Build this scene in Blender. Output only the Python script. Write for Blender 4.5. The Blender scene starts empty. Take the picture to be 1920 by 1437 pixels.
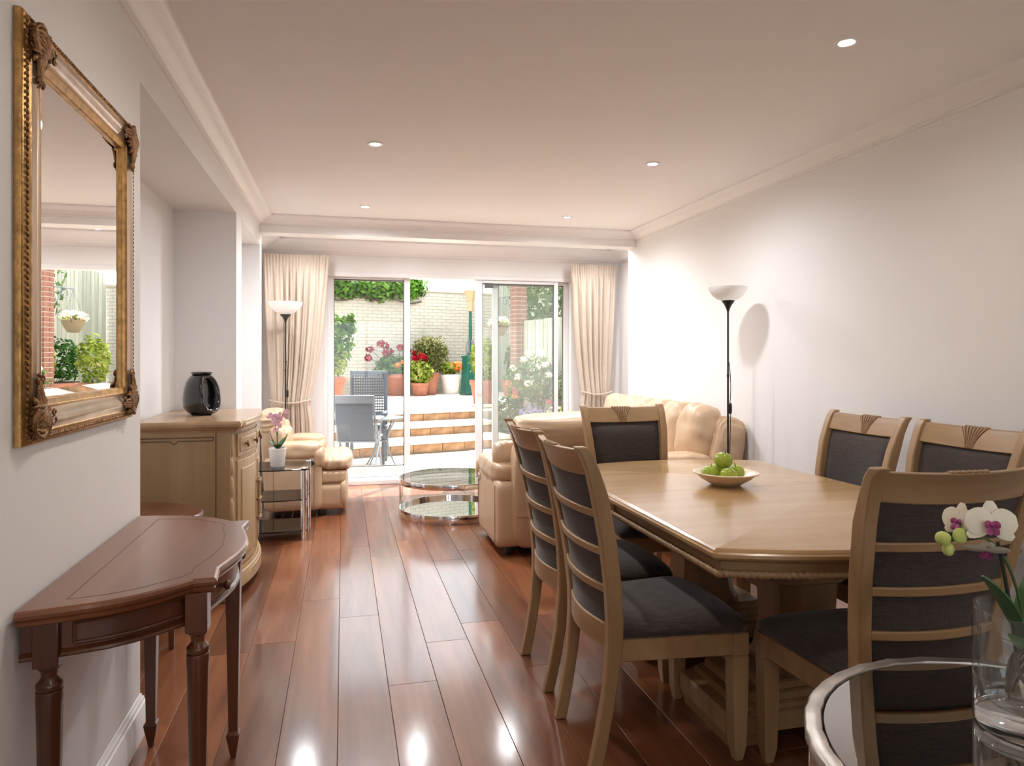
import bpy, bmesh, math, random
from mathutils import Vector, Matrix, noise
PI = math.pi
R = math.radians
sc = bpy.context.scene
col = sc.collection
random.seed(7)

# ------------------------------------------------------------------ camera, world, sun, exposure
EYE = 1.33
FPX = 1302.0
cam_d = bpy.data.cameras.new('camera'); cam = bpy.data.objects.new('camera', cam_d); col.objects.link(cam)
cam.location = (0, 0, EYE)
cam.rotation_euler = (R(90), 0, -math.atan(317 / FPX))
cam_d.sensor_width = 36.0
cam_d.lens = 36.0 * FPX / 1920
cam_d.shift_y = -(718.5 - 671) / 1920
cam_d.clip_start = 0.05
sc.camera = cam

SKY = 1.45
SUN = 8.6
DOWN_W = 5.2
w = bpy.data.worlds.new('sky'); sc.world = w; w.use_nodes = True
bg = w.node_tree.nodes['Background']
bg.inputs[0].default_value = (0.90, 0.95, 1.0, 1); bg.inputs[1].default_value = SKY

sd = bpy.data.lights.new('sun', 'SUN'); sd.energy = SUN; sd.angle = R(0.6); sd.color = (1, 0.95, 0.87)
sun = bpy.data.objects.new('sun', sd); col.objects.link(sun)
_el = R(63); _dir = Vector((0.565 * math.cos(_el), 0.825 * math.cos(_el), math.sin(_el)))
sun.rotation_euler = _dir.to_track_quat('Z', 'Y').to_euler()
sun.location = _dir * 30

sc.view_settings.view_transform = 'Standard'
sc.view_settings.look = 'None'
sc.view_settings.gamma = 1.0
sc.view_settings.use_curve_mapping = False
sc.view_settings.exposure = 1.27
sc.cycles.use_denoising = True
sc.cycles.max_bounces = 10
sc.cycles.diffuse_bounces = 5
sc.cycles.glossy_bounces = 5
sc.cycles.transmission_bounces = 8
sc.cycles.transparent_max_bounces = 16
sc.cycles.sample_clamp_indirect = 6.0
sc.cycles.caustics_reflective = False
sc.cycles.caustics_refractive = False

# ------------------------------------------------------------------ materials
def newmat(name):
    m = bpy.data.materials.new(name); m.use_nodes = True
    nt = m.node_tree
    return m, nt, nt.nodes['Principled BSDF']

def lnk(nt, a, b): nt.links.new(a, b)

def mat(name, base, rough=0.5, metal=0.0, var=0.0, vscale=8.0, bump=0.0, bscale=60.0, coat=0.0, spec=0.5, sheen=0.0, trans=0.0, ior=1.45):
    m, nt, p = newmat(name)
    p.inputs['Base Color'].default_value = (*base, 1)
    p.inputs['Roughness'].default_value = rough
    p.inputs['Metallic'].default_value = metal
    p.inputs['Specular IOR Level'].default_value = spec
    p.inputs['Coat Weight'].default_value = coat
    p.inputs['Coat Roughness'].default_value = 0.12
    p.inputs['Sheen Weight'].default_value = sheen
    p.inputs['Transmission Weight'].default_value = trans
    p.inputs['IOR'].default_value = ior
    tc = nt.nodes.new('ShaderNodeTexCoord')
    if var > 0:
        n = nt.nodes.new('ShaderNodeTexNoise'); n.inputs['Scale'].default_value = vscale; n.inputs['Detail'].default_value = 5
        lnk(nt, tc.outputs['Object'], n.inputs['Vector'])
        r = nt.nodes.new('ShaderNodeValToRGB')
        lo = [max(0, c * (1 - var)) for c in base]; hi = [min(1, c * (1 + var)) for c in base]
        r.color_ramp.elements[0].position = 0.3; r.color_ramp.elements[0].color = (*lo, 1)
        r.color_ramp.elements[1].position = 0.7; r.color_ramp.elements[1].color = (*hi, 1)
        lnk(nt, n.outputs['Fac'], r.inputs['Fac']); lnk(nt, r.outputs['Color'], p.inputs['Base Color'])
    if bump > 0:
        n2 = nt.nodes.new('ShaderNodeTexNoise'); n2.inputs['Scale'].default_value = bscale; n2.inputs['Detail'].default_value = 4
        lnk(nt, tc.outputs['Object'], n2.inputs['Vector'])
        b = nt.nodes.new('ShaderNodeBump'); b.inputs['Strength'].default_value = bump; b.inputs['Distance'].default_value = 0.01
        lnk(nt, n2.outputs['Fac'], b.inputs['Height']); lnk(nt, b.outputs['Normal'], p.inputs['Normal'])
    return m

def wood(name, c0, c1, c2, rough=0.35, axis='Y', scale=1.0, coat=0.0, bump=0.15, rnd=0.0, spec=0.5, fleck=0.0):
    """long-grained wood: noise stretched along the grain axis, plus cathedral bands"""
    m, nt, p = newmat(name)
    tc = nt.nodes.new('ShaderNodeTexCoord')
    mp = nt.nodes.new('ShaderNodeMapping')
    s = {'X': (1.2, 14, 14), 'Y': (14, 1.2, 14), 'Z': (14, 14, 1.2)}[axis]
    mp.inputs['Scale'].default_value = tuple(v * scale for v in s)
    oi = nt.nodes.new('ShaderNodeObjectInfo')
    add = nt.nodes.new('ShaderNodeVectorMath'); add.operation = 'ADD'
    mul = nt.nodes.new('ShaderNodeMath'); mul.operation = 'MULTIPLY'; mul.inputs[1].default_value = 37.0
    lnk(nt, oi.outputs['Random'], mul.inputs[0])
    lnk(nt, tc.outputs['Object'], add.inputs[0]); lnk(nt, mul.outputs[0], add.inputs[1])
    lnk(nt, add.outputs[0], mp.inputs['Vector'])
    n = nt.nodes.new('ShaderNodeTexNoise'); n.inputs['Scale'].default_value = 1.0; n.inputs['Detail'].default_value = 6; n.inputs['Distortion'].default_value = 0.6
    lnk(nt, mp.outputs[0], n.inputs['Vector'])
    mp2 = nt.nodes.new('ShaderNodeMapping'); mp2.inputs['Scale'].default_value = tuple(v * scale * 0.28 for v in s)
    lnk(nt, add.outputs[0], mp2.inputs['Vector'])
    n2 = nt.nodes.new('ShaderNodeTexNoise'); n2.inputs['Scale'].default_value = 1.0; n2.inputs['Detail'].default_value = 3; n2.inputs['Distortion'].default_value = 1.5
    lnk(nt, mp2.outputs[0], n2.inputs['Vector'])
    mx = nt.nodes.new('ShaderNodeMix'); mx.inputs[0].default_value = 0.5
    lnk(nt, n.outputs['Fac'], mx.inputs[2]); lnk(nt, n2.outputs['Fac'], mx.inputs[3])
    r = nt.nodes.new('ShaderNodeValToRGB')
    e = r.color_ramp.elements
    e[0].position = 0.34; e[0].color = (*c0, 1); e[1].position = 0.66; e[1].color = (*c2, 1)
    mid = e.new(0.5); mid.color = (*c1, 1)
    lnk(nt, mx.outputs[0], r.inputs['Fac'])
    out = r.outputs['Color']
    if rnd > 0:
        hs = nt.nodes.new('ShaderNodeHueSaturation')
        mr = nt.nodes.new('ShaderNodeMapRange'); mr.inputs[3].default_value = 1 - rnd; mr.inputs[4].default_value = 1 + rnd
        lnk(nt, oi.outputs['Random'], mr.inputs[0]); lnk(nt, mr.outputs[0], hs.inputs['Value'])
        lnk(nt, out, hs.inputs['Color']); out = hs.outputs['Color']
    lnk(nt, out, p.inputs['Base Color'])
    p.inputs['Roughness'].default_value = rough
    p.inputs['Coat Weight'].default_value = coat; p.inputs['Coat Roughness'].default_value = 0.15
    p.inputs['Specular IOR Level'].default_value = spec
    if bump > 0:
        b = nt.nodes.new('ShaderNodeBump'); b.inputs['Strength'].default_value = bump; b.inputs['Distance'].default_value = 0.002
        lnk(nt, n.outputs['Fac'], b.inputs['Height']); lnk(nt, b.outputs['Normal'], p.inputs['Normal'])
    return m

def glass_thin(name, tint=(0.97, 0.985, 0.98), ior=1.45, rough=0.0, haze=0.0):
    m = bpy.data.materials.new(name); m.use_nodes = True
    nt = m.node_tree; nt.nodes.clear()
    o = nt.nodes.new('ShaderNodeOutputMaterial'); t = nt.nodes.new('ShaderNodeBsdfTransparent'); g = nt.nodes.new('ShaderNodeBsdfGlossy')
    # Schlick reflectance, the same from both faces of the sheet
    f0 = ((ior - 1) / (ior + 1)) ** 2
    lw = nt.nodes.new('ShaderNodeLayerWeight'); lw.inputs['Blend'].default_value = 0.5
    pw = nt.nodes.new('ShaderNodeMath'); pw.operation = 'POWER'; pw.inputs[1].default_value = 5.0; lnk(nt, lw.outputs['Facing'], pw.inputs[0])
    f = nt.nodes.new('ShaderNodeMath'); f.operation = 'MULTIPLY_ADD'; f.inputs[1].default_value = 1 - f0; f.inputs[2].default_value = f0; lnk(nt, pw.outputs[0], f.inputs[0])
    x = nt.nodes.new('ShaderNodeMixShader')
    t.inputs['Color'].default_value = (*tint, 1); g.inputs['Roughness'].default_value = rough
    lnk(nt, f.outputs[0], x.inputs[0]); lnk(nt, t.outputs[0], x.inputs[1]); lnk(nt, g.outputs[0], x.inputs[2]); lnk(nt, x.outputs[0], o.inputs[0])
    if haze:   # double-glazing haze put in as white scatter that veils the view
        tl = nt.nodes.new('ShaderNodeBsdfTranslucent'); y = nt.nodes.new('ShaderNodeMixShader'); y.inputs[0].default_value = haze
        lnk(nt, x.outputs[0], y.inputs[1]); lnk(nt, tl.outputs[0], y.inputs[2]); lnk(nt, y.outputs[0], o.inputs[0])
    return m

def leafmat(name, ca, cb, cc=None, trans=0.35):
    m = bpy.data.materials.new(name); m.use_nodes = True
    nt = m.node_tree; nt.nodes.clear()
    o = nt.nodes.new('ShaderNodeOutputMaterial'); d = nt.nodes.new('ShaderNodeBsdfDiffuse'); t = nt.nodes.new('ShaderNodeBsdfTranslucent')
    x = nt.nodes.new('ShaderNodeMixShader'); x.inputs[0].default_value = trans
    g = nt.nodes.new('ShaderNodeNewGeometry'); r = nt.nodes.new('ShaderNodeValToRGB')
    r.color_ramp.elements[0].color = (*ca, 1); r.color_ramp.elements[1].color = (*cb, 1)
    if cc:
        e = r.color_ramp.elements.new(0.85); e.color = (*cb, 1); r.color_ramp.elements[-1].color = (*cc, 1)
    lnk(nt, g.outputs['Random Per Island'], r.inputs[0])
    lnk(nt, r.outputs[0], d.inputs[0]); lnk(nt, r.outputs[0], t.inputs[0])
    lnk(nt, d.outputs[0], x.inputs[1]); lnk(nt, t.outputs[0], x.inputs[2]); lnk(nt, x.outputs[0], o.inputs[0])
    return m

def emit(name, c, s):
    m = bpy.data.materials.new(name); m.use_nodes = True
    nt = m.node_tree; nt.nodes.clear()
    o = nt.nodes.new('ShaderNodeOutputMaterial'); e = nt.nodes.new('ShaderNodeEmission')
    e.inputs[0].default_value = (*c, 1); e.inputs[1].default_value = s
    lnk(nt, e.outputs[0], o.inputs[0]); return m

def fabric(name, ca, cb, scale=420):
    """linen weave: two crossed stretched noises"""
    m, nt, p = newmat(name)
    tc = nt.nodes.new('ShaderNodeTexCoord')
    outs = []
    for sx in ((scale, scale, 18), (18, 18, scale)):
        mp = nt.nodes.new('ShaderNodeMapping'); mp.inputs['Scale'].default_value = sx
        lnk(nt, tc.outputs['Object'], mp.inputs[0])
        n = nt.nodes.new('ShaderNodeTexNoise'); n.inputs['Scale'].default_value = 1.0; n.inputs['Detail'].default_value = 2
        lnk(nt, mp.outputs[0], n.inputs['Vector']); outs.append(n.outputs['Fac'])
    mx = nt.nodes.new('ShaderNodeMix'); mx.inputs[0].default_value = 0.5
    lnk(nt, outs[0], mx.inputs[2]); lnk(nt, outs[1], mx.inputs[3])
    r = nt.nodes.new('ShaderNodeValToRGB'); r.color_ramp.elements[0].position = 0.35; r.color_ramp.elements[1].position = 0.65
    r.color_ramp.elements[0].color = (*ca, 1); r.color_ramp.elements[1].color = (*cb, 1)
    lnk(nt, mx.outputs[0], r.inputs[0]); lnk(nt, r.outputs[0], p.inputs['Base Color'])
    p.inputs['Roughness'].default_value = 0.85; p.inputs['Sheen Weight'].default_value = 0.25; p.inputs['Specular IOR Level'].default_value = 0.2
    b = nt.nodes.new('ShaderNodeBump'); b.inputs['Strength'].default_value = 0.25; b.inputs['Distance'].default_value = 0.001
    lnk(nt, mx.outputs[0], b.inputs['Height']); lnk(nt, b.outputs['Normal'], p.inputs['Normal'])
    return m

def clothmat(name, c, trans=0.35):
    m = bpy.data.materials.new(name); m.use_nodes = True
    nt = m.node_tree; nt.nodes.clear()
    o = nt.nodes.new('ShaderNodeOutputMaterial'); d = nt.nodes.new('ShaderNodeBsdfDiffuse'); t = nt.nodes.new('ShaderNodeBsdfTranslucent')
    x = nt.nodes.new('ShaderNodeMixShader'); x.inputs[0].default_value = trans
    d.inputs[0].default_value = (*c, 1); t.inputs[0].default_value = (*c, 1)
    lnk(nt, d.outputs[0], x.inputs[1]); lnk(nt, t.outputs[0], x.inputs[2]); lnk(nt, x.outputs[0], o.inputs[0])
    return m

M = {}
M['wall'] = mat('wall_paint', (0.80, 0.785, 0.78), 0.55, bump=0.03, bscale=180, spec=0.3)
M['ceil'] = mat('ceiling_paint', (0.85, 0.83, 0.82), 0.7, bump=0.02, bscale=150, spec=0.2)
M['trimw'] = mat('trim_paint', (0.82, 0.80, 0.795), 0.4)
M['plank'] = wood('walnut_floor', (0.075, 0.022, 0.009), (0.17, 0.056, 0.022), (0.25, 0.092, 0.038), rough=0.38, axis='Y', coat=0.7, bump=0.0, rnd=0.28, spec=0.2)
M['plank'].node_tree.nodes['Principled BSDF'].inputs['Coat IOR'].default_value = 1.85
M['plank'].node_tree.nodes['Principled BSDF'].inputs['Coat Roughness'].default_value = 0.13
M['gap'] = mat('floor_underlay', (0.02, 0.008, 0.005), 0.8)
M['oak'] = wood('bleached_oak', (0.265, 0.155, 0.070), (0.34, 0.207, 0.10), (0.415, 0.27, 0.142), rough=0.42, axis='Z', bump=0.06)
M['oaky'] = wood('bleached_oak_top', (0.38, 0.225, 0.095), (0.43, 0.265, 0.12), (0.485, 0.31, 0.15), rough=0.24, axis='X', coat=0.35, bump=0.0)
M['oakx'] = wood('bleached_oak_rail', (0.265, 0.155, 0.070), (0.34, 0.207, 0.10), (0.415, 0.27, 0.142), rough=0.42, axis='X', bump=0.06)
M['oakdark'] = mat('oak_groove', (0.16, 0.095, 0.05), 0.6)
M['sb'] = wood('sideboard_oak', (0.30, 0.19, 0.09), (0.35, 0.23, 0.115), (0.40, 0.27, 0.145), rough=0.4, axis='Z', bump=0.05)
M['sbtop'] = wood('sideboard_top', (0.34, 0.21, 0.105), (0.39, 0.25, 0.135), (0.44, 0.295, 0.17), rough=0.3, axis='Y', coat=0.3, bump=0.03)
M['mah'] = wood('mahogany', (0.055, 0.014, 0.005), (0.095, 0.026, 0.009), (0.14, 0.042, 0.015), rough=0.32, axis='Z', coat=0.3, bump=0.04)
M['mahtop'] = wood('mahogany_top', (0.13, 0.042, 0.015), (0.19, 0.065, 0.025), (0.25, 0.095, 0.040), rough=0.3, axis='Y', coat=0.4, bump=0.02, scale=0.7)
M['mahline'] = mat('inlay_line', (0.07, 0.022, 0.010), 0.4)
M['fab'] = fabric('charcoal_linen', (0.026, 0.019, 0.018), (0.070, 0.055, 0.051))
M['leather'] = mat('cream_leather', (0.55, 0.385, 0.25), 0.34, var=0.06, vscale=5, bump=0.12, bscale=140, spec=0.5)
M['leatherseam'] = mat('leather_seam', (0.32, 0.20, 0.12), 0.5)
M['black'] = mat('black_plastic', (0.012, 0.012, 0.013), 0.35)
M['blackgl'] = mat('black_gloss_ceramic', (0.010, 0.010, 0.012), 0.08, coat=0.6)
M['chrome'] = mat('chrome', (0.82, 0.82, 0.83), 0.07, metal=1.0)
M['brass'] = mat('antique_brass', (0.20, 0.13, 0.07), 0.35, metal=1.0)
M['gold'] = mat('gilt_frame', (0.44, 0.25, 0.085), 0.38, metal=0.75, var=0.3, vscale=40, bump=0.15, bscale=120)
M['goldd'] = mat('aged_gilt', (0.25, 0.13, 0.055), 0.4, metal=0.7, var=0.45, vscale=55, bump=0.4, bscale=150)
M['champ'] = wood('champagne_leaf', (0.40, 0.29, 0.20), (0.50, 0.38, 0.28), (0.60, 0.48, 0.37), rough=0.32, axis='Z', bump=0.02)
M['champ'].node_tree.nodes['Principled BSDF'].inputs['Metallic'].default_value = 0.6
M['mirror'] = mat('silvered_glass', (0.90, 0.90, 0.89), 0.0, metal=1.0)
M['curtain'] = clothmat('cream_curtain', (0.80, 0.71, 0.61), 0.4)
M['pane'] = glass_thin('window_pane', (0.965, 0.975, 0.972), haze=0.006)
M['pane2'] = glass_thin('double_glazing_pane', (0.95, 0.97, 0.96), haze=0.05)
M['upvc'] = mat('white_upvc', (0.80, 0.79, 0.79), 0.3)
M['gasket'] = mat('grey_gasket', (0.10, 0.10, 0.10), 0.5)
M['smoke'] = glass_thin('smoked_glass', (0.10, 0.10, 0.10), 1.6)
M['darkmirror'] = mat('dark_mirror_glass', (0.55, 0.57, 0.57), 0.02, metal=1.0)
M['smokelight'] = glass_thin('grey_glass', (0.55, 0.57, 0.56), 2.8)
M['clear'] = mat('clear_glass', (1, 1, 1), 0.0, trans=1.0, ior=1.45)
M['clearwall'] = glass_thin('vase_wall_glass', (0.95, 0.96, 0.955), 1.75)
M['clearthin'] = glass_thin('table_glass', (0.42, 0.41, 0.40), 7.0)
M['bowl'] = mat('cream_ceramic', (0.78, 0.66, 0.52), 0.25)
M['apple'] = mat('green_apple', (0.36, 0.46, 0.055), 0.25, var=0.2, vscale=18)
M['stemb'] = mat('brown_stem', (0.07, 0.045, 0.02), 0.6)
M['shade'] = clothmat('opal_shade', (0.92, 0.90, 0.88), 0.5)
M['potw'] = mat('white_pot', (0.82, 0.80, 0.78), 0.35)
M['orleaf'] = mat('orchid_leaf', (0.045, 0.12, 0.035), 0.35)
M['orstem'] = mat('orchid_stem', (0.06, 0.10, 0.03), 0.5)
M['stake'] = mat('dark_stake', (0.02, 0.025, 0.015), 0.5)
M['pink'] = mat('pink_petal', (0.70, 0.42, 0.48), 0.5)
M['petal'] = mat('white_petal', (0.86, 0.80, 0.66), 0.5, var=0.05)
M['sepal'] = mat('lime_bud', (0.52, 0.60, 0.16), 0.45)
M['lip'] = mat('purple_lip', (0.32, 0.05, 0.17), 0.4, var=0.4, vscale=80)
M['root'] = mat('orchid_root', (0.12, 0.09, 0.06), 0.7)
M['rim'] = wood('ridged_steel', (0.30, 0.27, 0.24), (0.45, 0.41, 0.37), (0.58, 0.54, 0.49), rough=0.35, axis='Z', bump=0.3)
M['rim'].node_tree.nodes['Principled BSDF'].inputs['Metallic'].default_value = 0.8
M['lamp'] = emit('lamp_glow', (1.0, 0.90, 0.76), 9.0)
M['cream'] = mat('painted_brick', (0.50, 0.47, 0.405), 0.8, var=0.06, vscale=4, bump=0.2, bscale=30)
M['slab'] = mat('paving_stone', (0.62, 0.55, 0.47), 0.85, var=0.14, vscale=5, bump=0.2, bscale=40)
M['slabm'] = mat('mauve_slab', (0.15, 0.12, 0.15), 0.85, var=0.1, vscale=5)
M['stepst'] = mat('step_stone', (0.30, 0.18, 0.10), 0.9, var=0.35, vscale=7, bump=0.5, bscale=30)
M['mortar'] = mat('mortar', (0.52, 0.45, 0.37), 0.9)
M['brick'] = mat('red_brick', (0.22, 0.10, 0.07), 0.85, var=0.3, vscale=12, bump=0.3, bscale=50)
M['fence'] = wood('weathered_fence', (0.34, 0.345, 0.28), (0.41, 0.415, 0.34), (0.48, 0.485, 0.41), rough=0.8, axis='Z', bump=0.2, rnd=0.15)
M['terra'] = mat('terracotta', (0.31, 0.12, 0.08), 0.7, var=0.12, vscale=10)
M['soil'] = mat('soil', (0.05, 0.033, 0.022), 0.95, bump=0.6, bscale=40)
M['ivy'] = leafmat('ivy_leaf', (0.05, 0.15, 0.02), (0.15, 0.32, 0.045), (0.32, 0.46, 0.13))
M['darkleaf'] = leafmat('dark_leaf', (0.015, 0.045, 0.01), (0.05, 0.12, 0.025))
M['geranleaf'] = leafmat('geranium_leaf', (0.035, 0.10, 0.015), (0.11, 0.20, 0.03))
M['limeleaf'] = leafmat('lime_leaf', (0.13, 0.20, 0.025), (0.26, 0.30, 0.06), (0.36, 0.36, 0.13))
M['boxleaf'] = leafmat('variegated_leaf', (0.06, 0.075, 0.02), (0.15, 0.155, 0.05), (0.30, 0.28, 0.14))
M['roseleaf'] = leafmat('rose_leaf', (0.05, 0.10, 0.03), (0.13, 0.19, 0.08))
M['red'] = leafmat('red_flower', (0.22, 0.004, 0.012), (0.38, 0.010, 0.030))
M['orange'] = leafmat('orange_flower', (0.75, 0.18, 0.05), (0.85, 0.36, 0.12))
M['blush'] = leafmat('blush_rose', (0.80, 0.62, 0.56), (0.88, 0.80, 0.72))
M['magenta'] = leafmat('magenta_rose', (0.55, 0.08, 0.16), (0.72, 0.20, 0.28))
M['lilac'] = leafmat('lavender_flower', (0.20, 0.15, 0.32), (0.36, 0.30, 0.48))
M['branch'] = mat('bark', (0.10, 0.07, 0.05), 0.9)
M['greenmetal'] = mat('green_iron', (0.008, 0.09, 0.065), 0.45, var=0.15, vscale=8)
M['lantern'] = mat('cream_lantern', (0.42, 0.32, 0.19), 0.5)
M['greymetal'] = mat('grey_aluminium', (0.17, 0.185, 0.215), 0.4, metal=0.2)
M['sling'] = mat('grey_sling', (0.085, 0.10, 0.13), 0.75, var=0.08, vscale=60)
M['resin'] = mat('slate_resin', (0.07, 0.085, 0.115), 0.55)
M['tabletop'] = mat('frosted_grey_top', (0.15, 0.185, 0.215), 0.3)
M['basket'] = mat('wicker_basket', (0.22, 0.17, 0.11), 0.9, bump=0.6, bscale=60)

# ------------------------------------------------------------------ mesh helpers
class MB:
    def __init__(s): s.v = []; s.f = []
    def add(s, vs, fs, mtx=None):
        o = len(s.v)
        for p in vs:
            p = Vector(p)
            s.v.append(mtx @ p if mtx else p)
        for f in fs: s.f.append([i + o for i in f])
        return s
    def box(s, a, b, mtx=None):
        x0, y0, z0 = a; x1, y1, z1 = b
        return s.add([(x0, y0, z0), (x1, y0, z0), (x1, y1, z0), (x0, y1, z0), (x0, y0, z1), (x1, y0, z1), (x1, y1, z1), (x0, y1, z1)],
                     [(0, 3, 2, 1), (4, 5, 6, 7), (0, 1, 5, 4), (1, 2, 6, 5), (2, 3, 7, 6), (3, 0, 4, 7)], mtx)
    def cbox(s, c, d, mtx=None):
        return s.box([c[i] - d[i] / 2 for i in range(3)], [c[i] + d[i] / 2 for i in range(3)], mtx)
    def chamfer_box(s, a, b, ch, mtx=None):
        """box whose top edges are chamfered"""
        x0, y0, z0 = a; x1, y1, z1 = b
        rings = [[(x0, y0, z0), (x1, y0, z0), (x1, y1, z0), (x0, y1, z0)],
                 [(x0, y0, z1 - ch), (x1, y0, z1 - ch), (x1, y1, z1 - ch), (x0, y1, z1 - ch)],
                 [(x0 + ch, y0 + ch, z1), (x1 - ch, y0 + ch, z1), (x1 - ch, y1 - ch, z1), (x0 + ch, y1 - ch, z1)]]
        return s.loft(rings, mtx=mtx)
    def loft(s, rings, caps=True, closed=True, mtx=None):
        n = len(rings[0]); vs = [p for r in rings for p in r]; fs = []
        for i in range(len(rings) - 1):
            for j in range(n if closed else n - 1):
                k = (j + 1) % n
                fs.append((i * n + j, i * n + k, (i + 1) * n + k, (i + 1) * n + j))
        if caps:
            fs.append(tuple(reversed(range(n)))); fs.append(tuple((len(rings) - 1) * n + j for j in range(n)))
        return s.add(vs, fs, mtx)
    def prism(s, poly, z0, z1, mtx=None):
        return s.loft([[(x, y, z0) for x, y in poly], [(x, y, z1) for x, y in poly]], mtx=mtx)
    def lathe(s, prof, n=24, c=(0, 0, 0), mtx=None, caps=True):
        rings = [[(c[0] + r * math.cos(2 * PI * j / n), c[1] + r * math.sin(2 * PI * j / n), c[2] + z) for j in range(n)] for r, z in prof]
        return s.loft(rings, caps=caps, mtx=mtx)
    def tube(s, pts, rad, n=8, mtx=None, caps=True):
        pts = [Vector(p) for p in pts]; rings = []
        up = None
        for i, p in enumerate(pts):
            t = (pts[min(i + 1, len(pts) - 1)] - pts[max(i - 1, 0)])
            t = t.normalized() if t.length > 1e-9 else Vector((0, 0, 1))
            if up is None:
                up = Vector((0, 0, 1)) if abs(t.z) < 0.9 else Vector((1, 0, 0))
            a = t.cross(up)
            if a.length < 1e-6: a = t.orthogonal()
            a.normalize(); b = a.cross(t).normalized(); up = b
            r = rad[i] if isinstance(rad, (list, tuple)) else rad
            rings.append([p + a * (r * math.cos(2 * PI * j / n)) + b * (r * math.sin(2 * PI * j / n)) for j in range(n)])
        return s.loft(rings, caps=caps, mtx=mtx)
    def puff(s, c, d, k=4.0, n=10, wr=0.0, seed=0, mtx=None, sag=0.0, ws=4.0, pl=None):
        """soft rounded box (superellipsoid) with optional wrinkles"""
        bm = bmesh.new(); bmesh.ops.create_cube(bm, size=2.0)
        bmesh.ops.subdivide_edges(bm, edges=bm.edges[:], cuts=n, use_grid_fill=True)
        vs = []; idx = {}
        for i, v in enumerate(bm.verts):
            p = v.co.copy(); idx[v] = i
            r = (abs(p.x) ** k + abs(p.y) ** k + abs(p.z) ** k) ** (1 / k)
            q = p / r
            o = Vector((q.x * d[0] / 2, q.y * d[1] / 2, q.z * d[2] / 2))
            if wr:
                nz = noise.noise(Vector((o.x * ws * 0.5 + seed, o.y * ws + seed * 1.7, o.z * ws)) * 2.0)
                o += q.normalized() * wr * nz
            if pl:   # gathered pleats: (axis across pleats, count, depth, axis towards the gathered edge, side)
                ax, cnt, dp, ed, sd_ = pl
                e = q[ed] * sd_ if sd_ else abs(q[ed])
                o -= q.normalized() * dp * max(0.0, e) ** 1.5 * abs(math.sin(cnt * PI * 0.5 * q[ax] + 0.6 * noise.noise(o * 9)))
            if sag: o.z -= sag * (1 - q.x * q.x) * (1 - q.y * q.y) * (1 if q.z > 0 else 0)
            vs.append(o + Vector(c))
        fs = [[idx[v] for v in f.verts] for f in bm.faces]
        bm.free()
        return s.add(vs, fs, mtx)
    def grid(s, fn, nu, nv, mtx=None):
        vs = [fn(i / nu, j / nv) for j in range(nv + 1) for i in range(nu + 1)]
        fs = [(j * (nu + 1) + i, j * (nu + 1) + i + 1, (j + 1) * (nu + 1) + i + 1, (j + 1) * (nu + 1) + i) for j in range(nv) for i in range(nu)]
        return s.add(vs, fs, mtx)
    def slab(s, fn, nu, nv, off):
        """closed thick sheet: fn(u,v) front, shifted by vector/function off for the back"""
        A = [Vector(fn(i / nu, j / nv)) for j in range(nv + 1) for i in range(nu + 1)]
        B = [p + (off if isinstance(off, Vector) else Vector(off)) for p in A]
        n = len(A); W = nu + 1
        fs = []
        for j in range(nv):
            for i in range(nu):
                a, b, c, d = j * W + i, j * W + i + 1, (j + 1) * W + i + 1, (j + 1) * W + i
                fs.append((a, b, c, d)); fs.append((d + n, c + n, b + n, a + n))
        for i in range(nu):
            fs.append((i + n, i + 1 + n, i + 1, i)); k = nv * W
            fs.append((k + i, k + i + 1, k + i + 1 + n, k + i + n))
        for j in range(nv):
            a, b = j * W, (j + 1) * W
            fs.append((a, b, b + n, a + n)); a += nu; b += nu
            fs.append((a + n, b + n, b, a))
        return s.add(A + B, fs)
    def build(s, name, m, parent=None, smooth=35, bevel=0.0, bseg=2, loc=None, rot=None, sub=0, fix=True):
        me = bpy.data.meshes.new(name)
        me.from_pydata([tuple(p) for p in s.v], [], s.f)
        if fix:
            bm = bmesh.new(); bm.from_mesh(me); bmesh.ops.recalc_face_normals(bm, faces=bm.faces[:]); bm.to_mesh(me); bm.free()
        me.materials.append(m)
        if smooth:
            me.shade_smooth(); me.set_sharp_from_angle(angle=R(smooth))
        o = bpy.data.objects.new(name, me); col.objects.link(o)
        if parent is not None: o.parent = parent
        if loc is not None: o.location = loc
        if rot is not None: o.rotation_euler = rot
        if bevel:
            b = o.modifiers.new('bevel', 'BEVEL'); b.width = bevel; b.segments = bseg; b.limit_method = 'ANGLE'; b.angle_limit = R(40)
        if sub:
            q = o.modifiers.new('sub', 'SUBSURF'); q.levels = sub; q.render_levels = sub
        return o

def thing(name, label, cat, loc=(0, 0, 0), rz=0.0, group=None):
    o = bpy.data.objects.new(name, None); col.objects.link(o)
    o.empty_display_size = 0.1
    o.location = loc; o.rotation_euler = (0, 0, rz)
    o['label'] = label; o['category'] = cat
    if group: o['group'] = group
    return o
def struct(o): o['kind'] = 'structure'; return o
def sroot(name):
    o = bpy.data.objects.new(name, None); col.objects.link(o); o['kind'] = 'structure'; return o
def stuff(o): o['kind'] = 'stuff'; return o
def copy_thing(o, loc, rz, label, group=None):
    c = o.copy(); col.objects.link(c); c.location = loc; c.rotation_euler = (0, 0, rz); c['label'] = label
    if group: c['group'] = group
    for ch in list(o.children):
        d = ch.copy(); col.objects.link(d); d.parent = c
        for g in list(ch.children):
            e = g.copy(); col.objects.link(e); e.parent = d
    return c
def T(x, y, z): return Matrix.Translation((x, y, z))
def RZ(a): return Matrix.Rotation(a, 4, 'Z')
def RX(a): return Matrix.Rotation(a, 4, 'X')
def RY(a): return Matrix.Rotation(a, 4, 'Y')

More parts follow.
